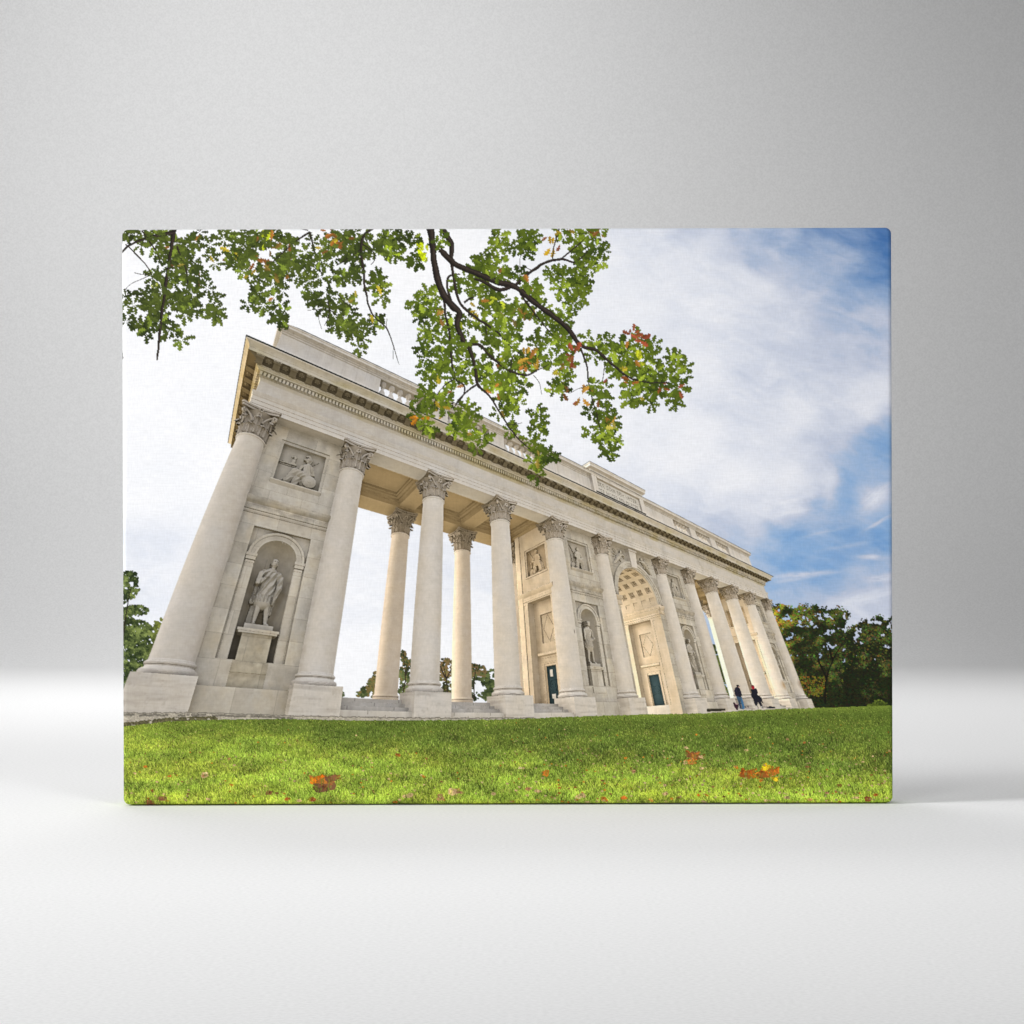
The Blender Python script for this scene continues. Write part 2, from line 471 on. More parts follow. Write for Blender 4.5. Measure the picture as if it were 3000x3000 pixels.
def panel_with_arch(x0, x1, z0, z1, xc, zs, r, y, n=36):
    """flat panel at y with an arched hole: springing zs, radius r, open down to z0"""
    A = arc(xc, zs, r, n)
    for i in range(n):
        (xa, za), (xb, zb) = A[i], A[i+1]
        poly((xa, y, za), (xb, y, zb), (xb, y, z1), (xa, y, z1))
    poly((x0, y, z0), (xc-r, y, z0), (xc-r, y, z1), (x0, y, z1))
    poly((xc+r, y, z0), (x1, y, z0), (x1, y, z1), (xc+r, y, z1))


def bay(xc, hw, k, stat, fl=1., rel=RL_SEATED, big=False):
    """one closed bay: dado, niche with statue on a pedestal, string course, relief panel"""
    setm(S_BLD, WALL)
    x0, x1 = xc-hw, xc+hw
    # dado
    box(x0, x1, -.13, .1, ZG-.1, -.5)
    # lower wall round the sunk niche panel
    nw, nb, nt = .965, .26, 4.62
    wall_with_hole(x0, x1, -.5, 5.2, xc-nw, xc+nw, nb, nt, 0.)
    reveal(xc-nw, xc+nw, nb, nt, 0., .13)
    r, zs = .64, 3.65
    panel_with_arch(xc-nw, xc+nw, nb, nt, xc, zs, r, .13)
    archivolt(xc, zs, [(r, .13), (r, .03), (.72, .03), (.725, .06), (.82, .06), (.825, .02), (.90, .0), (.92, .03), (.92, .13)])
    for s in (-1, 1):
        a, b = sorted((xc+s*(r-.03), xc+s*(nw-.01)))
        box(a, b, -.0, .5, zs-.10, zs)
        box(a+.02, b-.02, .03, .5, zs-.22, zs-.10)
        box(a+.035, b-.035, .05, .5, zs-.33, zs-.25)
        box(a+.045, b-.045, .07, .5, nb, zs-.33)
    # the niche: half cylinder and quarter sphere
    n = 36
    for i in range(n):
        a, b = math.pi*i/n, math.pi*(i+1)/n
        pa, pb = (xc+r*math.cos(a), .13+r*math.sin(a)), (xc+r*math.cos(b), .13+r*math.sin(b))
        poly((pa[0], pa[1], nb), (pb[0], pb[1], nb), (pb[0], pb[1], zs), (pa[0], pa[1], zs))
        for j in range(8):
            e, f = math.pi/2*j/8, math.pi/2*(j+1)/8
            poly(*[(xc+r*math.cos(u)*math.cos(w), .13+r*math.sin(u)*math.cos(w), zs+r*math.sin(w)) for u, w in ((a, e), (b, e), (b, f), (a, f))])
    poly((xc-nw, 0, nb), (xc+nw, 0, nb), (xc+nw, .9, nb), (xc-nw, .9, nb))
    # pedestal
    box(xc-.43, xc+.43, -.0, .62, nb, 1.06)
    box(xc-.50, xc+.50, -.05, .05, -.09, .2)
    box(xc-.56, xc+.56, -.07, .66, 1.06, 1.12)
    box(xc-.60, xc+.60, -.10, .68, 1.12, 1.20)
    setm(stat, STATUE)
    box(xc-.44, xc+.40, .0, .5, 1.20, 1.36)
    fig = (ST_TOGA, ST_TUNIC, ST_ROBE, ST_TUNIC)[k]
    carve(fig[0], fig[1], xc-.02, 1.36, 1.1, 2.36, .32, n=150, back=.25, sx=1.07)
    # string course
    setm(S_BLD, WALL)
    run_x([(0, 5.2), (-.05, 5.2), (-.05, 5.3), (-.03, 5.32), (-.03, 5.44), (-.10, 5.5), (-.15, 5.58), (-.16, 5.66), (-.11, 5.69), (-.11, 5.72), (0, 5.76)], x0, x1)
    box(x0, x1, -.035, .05, 5.06, 5.12)
    # upper wall round the relief
    pw, pb, pt = .95, 6.52, 8.5
    wall_with_hole(x0, x1, 5.2, 9.14, xc-pw, xc+pw, pb, pt, 0.)
    reveal(xc-pw, xc+pw, pb, pt, 0., .06)
    iw, ib, it = .84, 6.64, 8.38
    wall_with_hole(xc-pw, xc+pw, pb, pt, xc-iw, xc+iw, ib, it, .06)
    reveal(xc-iw, xc+iw, ib, it, .06, .2)
    run_x([(.02, 6.42), (-.10, 6.57), (-.10, 6.60), (.1, 6.61)], xc-.93, xc+.93)
    setm(S_REL[k], STATUE)
    poly((xc-iw, .2, ib), (xc+iw, .2, ib), (xc+iw, .2, it), (xc-iw, .2, it))
    carve(rel[0], rel[1], xc, ib, 1.66, 1.72, .195, n=150, sx=fl)


def side_wall(xw, y0, y1, yc, door, relid, rel):
    """a flank wall facing -x: relief, string course, tall recess with lozenge, hood and door"""
    setm(S_BLD, SIDE)
    ra, rb, rt = yc-.92, yc+.92, 4.8        # recess
    rz0, rz1 = 6.25, 8.0
    d = .42
    def q(x, ya, yb, za, zb):
        poly((x, ya, za), (x, yb, za), (x, yb, zb), (x, ya, zb))
    for a, b, za, zb in ((y0, ra, ZG-.1, rt), (rb, y1, ZG-.1, rt), (y0, y1, rt, rz0), (y0, yc-.9, rz0, rz1), (yc+.9, y1, rz0, rz1), (y0, y1, rz1, 9.14)):
        q(xw, a, b, za, zb)
    for ya in (ra, rb):
        poly((xw, ya, ZG), (xw+d, ya, ZG), (xw+d, ya, rt), (xw, ya, rt))
    poly((xw, ra, rt), (xw+d, ra, rt), (xw+d, rb, rt), (xw, rb, rt))
    run_y([(xw, 4.86), (xw-.05, 4.86), (xw-.05, 4.98), (xw-.03, 5.0), (xw-.03, 5.12), (xw-.1, 5.2), (xw-.15, 5.28), (xw-.16, 5.36), (xw-.11, 5.4), (xw, 5.46)], y0, y1)
    run_y([(xw, 4.68), (xw-.03, 4.68), (xw-.03, 4.8), (xw, 4.8)], y0, ra+.02)
    run_y([(xw, 4.68), (xw-.03, 4.68), (xw-.03, 4.8), (xw, 4.8)], rb-.02, y1)
    for ya, yb in ((ra-.16, ra), (rb, rb+.16)):
        run_y([(xw, -.6), (xw-.035, -.6), (xw-.035, 4.68), (xw, 4.68)], ya, yb)
    # back of the recess: sunk lozenge panel, hood, door
    xb = xw+d
    da, db, dz = yc-.42, yc+.42, 1.32
    ea, eb, e0, e1 = yc-.46, yc+.46, 2.5, 4.05
    for a, b, za, zb in ((ra, ea, 1.9, rt), (eb, rb, 1.9, rt), (ea, eb, 1.9, e0), (ea, eb, e1, rt), (ra, da, ZG, 1.9), (db, rb, ZG, 1.9), (da, db, dz, 1.9)):
        q(xb, a, b, za, zb)
    for ya in (ea, eb):
        poly((xb, ya, e0), (xb+.12, ya, e0), (xb+.12, ya, e1), (xb, ya, e1))
    for za in (e0, e1):
        poly((xb, ea, za), (xb+.12, ea, za), (xb+.12, eb, za), (xb, eb, za))
    q(xb+.12, ea, eb, e0, e1)
    c = [(yc, e0+.06), (yc+.4, (e0+e1)/2), (yc, e1-.06), (yc-.4, (e0+e1)/2)]
    for i in range(4):
        (a, b), (a2, b2) = c[i], c[(i+1) % 4]
        tube([(xb+.11, a, b), (xb+.11, a2, b2)], .025, .025)
    run_y([(xb, 1.72), (xb-.03, 1.72), (xb-.05, 1.8), (xb-.16, 1.86), (xb-.18, 1.98), (xb, 2.02)], yc-.72, yc+.72)
    run_y([(xb, 1.42), (xb-.04, 1.42), (xb-.06, 1.5), (xb, 1.52)], yc-.58, yc+.58)
    for ya, yb in ((da-.14, da), (db, db+.14)):
        run_y([(xb, -.62), (xb-.05, -.62), (xb-.05, 1.42), (xb, 1.42)], ya, yb)
    setm(S_BLD, STEP)
    box(xw+.02, xb+.3, ra, rb, ZG-.1, -.6)
    setm(door, DOOR)
    xd = xb+.1
    q(xd, da, db, -.62, dz)
    for za, zb in ((-.55, .1), (.62, 1.25)):
        for s in ((da+.1, za, db-.1, za), (da+.1, zb, db-.1, zb), (da+.1, za, da+.1, zb), (db-.1, za, db-.1, zb)):
            tube([(xd, s[0], s[1]), (xd, s[2], s[3])], .022, .022)
    tube([(xd, yc+.26*math.cos(a), .36+.26*math.sin(a)) for a in np.linspace(0, 2*math.pi, 25)], .03, .03)
    tube([(xd, yc+.13*math.cos(a), .36+.13*math.sin(a)) for a in np.linspace(0, 2*math.pi, 21)], .022, .022)
    if door == S_DOOR[0]:
        setm(door, PAPER)
        q(xd-.03, yc-.03, yc+.17, .78, 1.12)
        q(xd-.03, yc-.10, yc+.16, -.28, -.06)
    # relief
    setm(S_BLD, SIDE)
    a, b = yc-.9, yc+.9
    for ya in (a, b):
        poly((xw, ya, rz0), (xw+.18, ya, rz0), (xw+.18, ya, rz1), (xw, ya, rz1))
    for za in (rz0, rz1):
        poly((xw, a, za), (xw+.18, a, za), (xw+.18, b, za), (xw, b, za))
    for ya, yb, za, zb in ((a, a+.1, rz0, rz1), (b-.1, b, rz0, rz1), (a, b, rz0, rz0+.1), (a, b, rz1-.1, rz1)):
        q(xw+.06, ya, yb, za, zb)
    run_y([(xw, rz0-.06), (xw-.06, rz0-.06), (xw-.06, rz0+.03), (xw, rz0+.03)], a, b)
    setm(relid, SIDE)
    q(xw+.18, a, b, rz0, rz1)
    carve(rel[0], rel[1], yc, rz0+.08, 1.64, 1.64, xw+.175, side=1, n=120)


def build_colonnade():
    for i in range(12):
        front_column(i)
    rear_column(XC[2], 3.644, S_RCOL[0])
    rear_column(XC[3], 3.644, S_RCOL[1])
    rear_column(XC[4]+.05, 3.55, S_RCOL[2])
    rear_column(XC[9]+.45, 3.644, S_RCOL[3])
    rear_column(XC[10]-.3, 3.644, S_RCOL[4])
    # ---- floor and steps between the free columns
    for k, i in enumerate((1, 2, 3, 7, 8, 9)):
        setm(S_STEP[k] if k < 3 else S_BLD, STEP)
        a, b = XC[i]+.4, XC[i+1]-.4
        for y0, z1 in ((.3, -.58), (0., -.725), (-.3, -.856), (-.6, -.99)):
            box(a, b, y0, 4.2, ZG-.1, z1)
            for q in range(3):              # joints between the blocks, cut as thin slots
                pass
    # ---- closed bays
    bay((XC[0]+XC[1])/2, 2.1, 0, S_STAT[0], rel=RL_MINERVA)
    bay((XC[4]+XC[5])/2, 2.3, 1, S_STAT[1], rel=RL_SEATED)
    bay((XC[6]+XC[7])/2, 2.3, 2, S_STAT[2], rel=RL_UPRIGHT)
    bay((XC[10]+XC[11])/2, 2.35, 3, S_STAT[3], fl=-1, rel=RL_UPRIGHT)
    setm(S_BLD, WALL)
    box(-.45, -.44, 0, 4.4, ZG, 9.14)
    box(XC[1]+.42, XC[1]+.43, 0, 4.4, ZG, 9.14)
    # ---- flank of the central block and of the far pavilion
    side_wall(15.32, 0., 2.86, 1.24, S_DOOR[0], S_REL[4], RL_SEATED)
    side_wall(42.05, 0., 2.9, 1.32, S_BLD, S_REL[5], RL_SEATED)
    setm(S_BLD, SIDE)
    box(15.33, 21.0, 2.86, 3.0, ZG, 9.14)
    box(15.26, 15.4, 2.5, 2.87, ZG, 9.14)
    box(25.5, 31.2, 3.3, 3.4, ZG, 9.14)
    box(42.06, 47.1, 2.9, 3.0, ZG, 9.14)
    # ---- the arch
    setm(S_BLD, WALL)
    xc, zs, R = (XC[5]+XC[6])/2, 5.62, 2.2
    x0, x1 = XC[5]-.1, XC[6]+.1
    panel_with_arch(x0, x1, ZG-.1, 9.14, xc, zs, R, 0., 48)
    archivolt(xc, zs, [(R, .05), (R, -.05), (2.32, -.05), (2.325, -.09), (2.46, -.09), (2.465, -.13), (2.58, -.15), (2.64, -.13), (2.64, .02)], 56)
    setm(S_BLD, STONE)
    mesh([(xc-.30, -.2, 7.95-.12), (xc+.30, -.2, 7.95-.12), (xc+.42, -.26, 9.1), (xc-.42, -.26, 9.1), (xc-.30, .1, 7.95-.12), (xc+.30, .1, 7.95-.12), (xc+.42, .1, 9.1), (xc-.42, .1, 9.1)],
         [(0, 1, 2, 3), (0, 3, 7, 4), (1, 2, 6, 5), (0, 1, 5, 4), (3, 2, 6, 7)])
    box(xc-.46, xc+.46, -.3, .1, 8.98, 9.12)
    setm(S_SPAN[0], STATUE)
    carve(RL_WINGED[0], RL_WINGED[1], xc-1.45, 7.75, 2.0, 1.35, .0, n=120)
    setm(S_SPAN[1], STATUE)
    carve(RL_WINGED[0], RL_WINGED[1], xc+1.45, 7.75, 2.0, 1.35, .0, n=120, sx=-1)
    # passage: right-hand wall, vault with coffers
    side_wall_arch(xc+R, xc, zs, R)
    # ---- soffits and ceiling
    setm(S_BLD, CEIL)
    zb = 9.14
    for a, b in ((-.46, .46), (3.2, 4.42)):
        pass
    setm(S_BLD, STONE)
    box(-.46, XC[11]+.46, -.44, .46, zb, zb+.02)
    setm(S_BLD, CEIL)
    box(XC[1], XC[4], .42, .5, zb+.0, 10)
    box(XC[7], XC[10], .42, .5, zb+.0, 10)
    box(-.4, XC[11]+.4, 3.15, 4.42, zb-.06, 10.)
    for i in (1, 2, 3, 4, 7, 8, 9, 10):
        box(XC[i]-.46, XC[i]+.46, .44, 3.2, zb-.02, 10.)
    for i in (1, 2, 3, 7, 8, 9):
        a, b = XC[i]+.46, XC[i+1]-.46
        for k, (o, z) in enumerate(((0., 9.32), (.12, 9.45), (.26, 9.56), (.34, 9.7))):
            o2 = (.12, .26, .34, 9)[k]
            if k < 3:
                for (p, q, r_, s) in ((a+o, b-o, .5+o, .5+o2), (a+o, b-o, 3.15-o2, 3.15-o), (a+o, a+o2, .5+o, 3.15-o), (b-o2, b-o, .5+o, 3.15-o)):
                    poly((p, r_, z), (q, r_, z), (q, s, z), (p, s, z))
                    for ya in (r_, s):
                        poly((p, ya, z), (q, ya, z), (q, ya, z+.14), (p, ya, z+.14))
                    for xa in (p, q):
                        poly((xa, r_, z), (xa, s, z), (xa, s, z+.14), (xa, r_, z+.14))
            else:
                poly((a, .5, z), (b, .5, z), (b, 3.15, z), (a, 3.15, z))
    # ---- entablature
    X1, Y1 = XC[11], 4.0
    setm(S_BLD, STONE)
    ring([(.42, zb), (.46, zb), (.46, 9.33), (.475, 9.335), (.475, 9.52), (.49, 9.525), (.49, 9.70), (.52, 9.73), (.52, 9.77), (.56, 9.84), (.565, 9.9), (.54, 9.92), (.45, 9.94), (.45, 10.62)], 0, X1, 0, Y1)
    setm(S_CORN, STONE)
    Yc = 4.7
    ring([(.45, 10.55), (.47, 10.62), (.50, 10.66), (.51, 10.70), (.54, 10.70), (.54, 10.93), (.66, 10.935), (.68, 10.99), (.74, 11.02), (.745, 11.07), (.78, 11.07)], 0, X1, 0, Yc)
    setm(None, SOFFIT_SHADE)  # shade under the cornice, put into a darker stone colour
    ring([(.78, 11.07), (.78, 11.23), (1.165, 11.235)], 0, X1, 0, Yc)
    setm(None, STONE)
    ring([(1.165, 11.225), (1.17, 11.225), (1.17, 11.38), (1.19, 11.39), (1.19, 11.41)], 0, X1, 0, Yc)
    ring([(1.19, 11.41), (1.21, 11.45), (1.24, 11.49), (1.29, 11.53), (1.36, 11.56), (1.375, 11.6)], 0, X1, 0, Yc)
    x = -.55
    while x < X1+.6:                          # dentils
        box(x, x+.088, -.64, -.5, 10.715, 10.90)
        x += .1475
    y = -.4
    while y < Yc+.5:
        box(-.64, -.5, y, y+.088, 10.715, 10.90)
        y += .1475
    setm(S_CORN, SOFFIT_SHADE)
    x = -.70                                  # scrolled brackets and the rosettes between them
    k = 0
    while x < X1+1.:
        modillion(x, k)
        x += .649
        k += 1
    y = -.2
    while y < Yc+.8:
        mesh([(-.78, y-.13, 11.07), (-.78, y+.13, 11.07), (-1.10, y-.13, 11.15), (-1.10, y+.13, 11.15), (-.78, y-.13, 11.23), (-.78, y+.13, 11.23), (-1.12, y-.13, 11.23), (-1.12, y+.13, 11.23)],
             [(0, 1, 3, 2), (2, 3, 7, 6), (0, 2, 6, 4), (1, 3, 7, 5)])
        blob(-.96, y+.325, 11.21, .11, .11, .05)
        y += .649
    setm(S_CORN, LEAD)
    ring([(1.375, 11.6), (1.40, 11.6), (1.40, 11.66), (.0, 11.74)], 0, X1, 0, Yc)
    # ---- attic
    setm(S_BLD, STONE)
    ya = -.08
    zt = 14.6
    solids = [(-.44, 4.42), (7.3, 8.43), (11.26, 12.37), (15.22, 31.23), (34.06, 35.17), (38.02, 39.13), (41.97, XC[11]+.44)]
    for a, b in solids:
        box(a, b, ya, .45, 11.6, 14.14)
    box(-.44, .0, ya, 4.4, 11.6, 14.14)
    box(XC[11]-.1, XC[11]+.44, ya, 4.4, 11.6, 14.14)
    ring([(-.5, 14.10), (.0, 14.10), (.04, 14.13), (.04, 14.20), (.09, 14.24), (.09, 14.29), (.20, 14.32), (.24, 14.36), (.24, 14.48), (.28, 14.52), (.28, 14.57)], -.44, XC[11]+.44, ya, 4.3)
    setm(S_BLD, LEAD)
    ring([(.28, 14.57), (.285, 14.61), (-.45, 14.64)], -.44, XC[11]+.44, ya, 4.3)
    for k, (a, b) in enumerate(((4.42, 7.3), (8.43, 11.26), (12.37, 15.22), (31.23, 34.06), (35.17, 38.02), (39.13, 41.97))):
        setm(S_BAL[k], STONE)
        box(a, b, ya+.02, .42, 11.6, 12.75)
        n = 6
        for j in range(n):
            cx = a+(b-a)*(j+.5)/n
            prof = [(.15, 12.75), (.15, 12.90), (.09, 12.94), (.075, 12.99), (.14, 13.10), (.175, 13.24), (.16, 13.38), (.08, 13.62), (.06, 13.74), (.10, 13.78), (.06, 13.83), (.11, 13.92), (.16, 13.97), (.16, 14.12)]
            lathe(prof, cx, .17, 14)
    # ---- raised block with the inscription
    setm(S_INS, STONE)
    a, b, yb = 20.2, 26.55, -.30
    for (p, q, r_, s, y2) in ((a, a+.55, 11.6, 15.0, yb), (b-.55, b, 11.6, 15.0, yb), (a+.55, b-.55, 14.3, 15.0, yb), (a+.55, b-.55, 11.6, 12.95, yb)):
        box(p, q, y2, .5, r_, s)
    run_x([(yb+.1, 14.22), (yb-.03, 14.26), (yb-.03, 14.34), (yb, 14.36)], a+.55, b-.55)
    run_x([(yb+.1, 14.42), (yb-.03, 14.46), (yb-.03, 14.54), (yb, 14.56)], a+.3, b-.3)
    ring([(.0, 14.72), (.03, 14.76), (.03, 14.82), (.18, 14.88), (.22, 14.92), (.22, 15.08), (.27, 15.14), (.27, 15.2)], a, b, yb, 1.4)
    setm(S_INS, LEAD)
    ring([(.27, 15.2), (.275, 15.24), (-.3, 15.3)], a, b, yb, 1.4)
    run_x([(yb, 12.9), (yb-.05, 12.94), (yb-.05, 12.97), (yb, 13.0)], a+.2, b-.2)
    setm(S_INS, INSC)
    poly((a+.55, yb+.12, 12.9), (b-.55, yb+.12, 12.9), (b-.55, yb+.12, 14.35), (a+.55, yb+.12, 14.35))
    setm(S_INS, STONE)
    box(a, b, .4, 1.4, 11.6, 15.0)


def modillion(x, k):
    w = .125
    n = 7
    pts = [(-.76, 11.06)]
    for i in range(n+1):
        t = i/n
        pts.append((-.78-.34*t, 11.06+.10*math.sin(t*math.pi*.5)**1.5-.035*math.sin(t*2*math.pi)))
    pts += [(-1.13, 11.20), (-1.13, 11.23), (-.76, 11.23)]
    run_x(pts, x-w, x+w)
    tube([(x-w-.02, -1.10, 11.16), (x+w+.02, -1.10, 11.16)], .05, .05, 8)
    tube([(x-w-.02, -.82, 11.08), (x+w+.02, -.82, 11.08)], .05, .05, 8)
    setm(None, STONE)
    box(x-w-.03, x+w+.03, -1.15, -1.10, 11.205, 11.226)
    setm(None, SOFFIT_SHADE)
    blob(x+.325, -.97, 11.21, .13, .13, .05)
    for q in range(5):
        a = q*2*math.pi/5
        blob(x+.325+.085*math.cos(a), -.97+.085*math.sin(a), 11.195, .05, .05, .05, 6)


def side_wall_arch(xw, xc, zs, R):
    side_wall(xw, 0., 3.3, 1.72, S_DOOR[1], S_BLD, ([(0, 0, .001, 0, .001, .001, 0, 0)], []))
    setm(S_BLD, SIDE)
    # impost running through the passage
    run_y([(xw+.02, 5.0), (xw-.05, 5.0), (xw-.05, 5.12), (xw-.03, 5.14), (xw-.03, 5.28), (xw-.1, 5.36), (xw-.16, 5.45), (xw-.17, 5.55), (xw-.1, 5.6), (xw+.02, 5.62)], -.17, 3.3)
    run_x([(0, 5.0), (-.05, 5.0), (-.05, 5.12), (-.03, 5.14), (-.03, 5.28), (-.1, 5.36), (-.16, 5.45), (-.17, 5.55), (-.1, 5.6), (0, 5.62)], xw-.17, xw+.5)
    run_x([(0, 5.0), (-.05, 5.0), (-.05, 5.12), (-.03, 5.14), (-.03, 5.28), (-.1, 5.36), (-.16, 5.45), (-.17, 5.55), (-.1, 5.6), (0, 5.62)], xc-R-.5, xc-R+.17)
    setm(S_COFF, SIDE)
    na, ny = 9, 5
    D = 3.3
    for i in range(na):
        a0, a1 = math.pi*i/na, math.pi*(i+1)/na
        am = (a0+a1)/2
        for j in range(ny):
            y0, y1 = .0+D*j/ny, D*(j+1)/ny
            def P(a, y, r):
                return (xc+r*math.cos(a), y, zs+r*math.sin(a))
            fa, fy = .22*(a1-a0), .22*(y1-y0)
            levels = [(a0, a1, y0, y1, R), (a0+fa, a1-fa, y0+fy, y1-fy, R), (a0+fa, a1-fa, y0+fy, y1-fy, R+.07), (a0+fa*1.45, a1-fa*1.45, y0+fy*1.45, y1-fy*1.45, R+.07), (a0+fa*1.45, a1-fa*1.45, y0+fy*1.45, y1-fy*1.45, R+.15)]
            L = []
            for (p, q, u, v, r) in levels:
                L.append([P(p, u, r), P(q, u, r), P(q, v, r), P(p, v, r)])
            for s in range(len(L)-1):
                for k in range(4):
                    poly(L[s][k], L[s][(k+1) % 4], L[s+1][(k+1) % 4], L[s+1][k])
            setm(None, COFF)
            poly(*L[-1])
            setm(None, SIDE)
            for q in range(6):
                b = q*math.pi/3
                da, dy = .042*math.cos(b), .095*math.sin(b)
                x, y, z = P(am+da, (y0+y1)/2+dy, R+.12)
                blob(x, y, z, .055, n=6)
            x, y, z = P(am, (y0+y1)/2, R+.1)
            blob(x, y, z, .05, n=6)


# ---------------------------------------------------------------- seeing it from the lawn
CAM = dict(p=np.array([0.906350, -13.472560, -1.446890]), r=np.array([-0.51123739, -0.59560918, 0.14565308]), f=1102.5923, cx=1400.127, cy=1505.996, k1=-0.083653, k2=0.024804)


def cam_rot():
    r = CAM['r']
    th = np.linalg.norm(r)
    k = r/th
    K = np.array([[0, -k[2], k[1]], [k[2], 0, -k[0]], [-k[1], k[0], 0]])
    return (np.eye(3)+math.sin(th)*K+(1-math.cos(th))*K@K) @ np.array([[1, 0, 0], [0, 0, -1], [0, 1, 0.]])


def rays(px, py):
    du, dv = (px-CAM['cx'])/CAM['f'], (py-CAM['cy'])/CAM['f']
    u, v = du.copy(), dv.copy()
    for _ in range(25):
        r2 = u*u+v*v
        D = 1+CAM['k1']*r2+CAM['k2']*r2*r2
        u, v = du/D, dv/D
    d = np.stack([u, v, np.ones_like(u)], -1) @ cam_rot()
    return d/np.linalg.norm(d, axis=-1, keepdims=True)


def boxblur(a, r):
    for ax in (0, 1):
        c = np.cumsum(np.pad(a, [(r+1, r) if k == ax else (0, 0) for k in range(a.ndim)], mode='edge'), ax)
        n = a.shape[ax]
        hi = np.take(c, np.arange(2*r+1, 2*r+1+n), ax)
        lo = np.take(c, np.arange(0, n), ax)
        a = (hi-lo)/(2*r+1)
    return a


def inside_poly(px, py, pts):
    res = np.zeros(px.shape, bool)
    n = len(pts)
    for i in range(n):
        (xa, ya), (xb, yb) = pts[i], pts[(i+1) % n]
        c = (ya > py) != (yb > py)
        with np.errstate(divide='ignore', invalid='ignore'):
            xi = (xb-xa)*(py-ya)/(yb-ya+1e-12)+xa
        res ^= c & (px < xi)
    return res


FONT = {'D': ('1110', '1001', '1001', '1001', '1110'), 'E': ('1111', '1000', '1110', '1000', '1111'), 'R': ('1110', '1001', '1110', '1010', '1001'),
        'S': ('0111', '1000', '0110', '0001', '1110'), 'O': ('0110', '1001', '1001', '1001', '0110'), 'H': ('1001', '1001', '1111', '1001', '1001'),
        'N': ('1001', '1101', '1011', '1001', '1001'), 'M': ('10001', '11011', '10101', '10001', '10001'), 'V': ('10001', '10001', '01010', '01010', '00100'),
        'A': ('0110', '1001', '1111', '1001', '1001'), 'T': ('11111', '00100', '00100', '00100', '00100'), 'B': ('1110', '1001', '1110', '1001', '1110'),
        'U': ('1001', '1001', '1001', '1001', '0110'), 'Ü': ('1001', '0000', '1001', '1001', '0110'), ' ': ('00',)*5, '.': ('0', '0', '0', '0', '1')}


def text_mask(s):
    rows = [''] * 5
    for ch in s:
        for i in range(5):
            rows[i] += FONT[ch][i]+'0'
    return np.array([[c == '1' for c in r] for r in rows])


ALB = {STONE: (.745, .70, .655), WALL: (.665, .615, .535), CAP: (.56, .51, .46), CEIL: (.62, .475, .28), DOOR: (.055, .10, .125), LEAD: (.05, .055, .06),
       STATUE: (.58, .55, .50), STEP: (.70, .655, .60), SIDE: (.81, .67, .505), PAPER: (.85, .82, .78), INSC: (.69, .66, .61), DARK: (.03, .03, .03),
       SOFFIT_SHADE: (.25, .215, .15), COFF: (.36, .27, .16)}


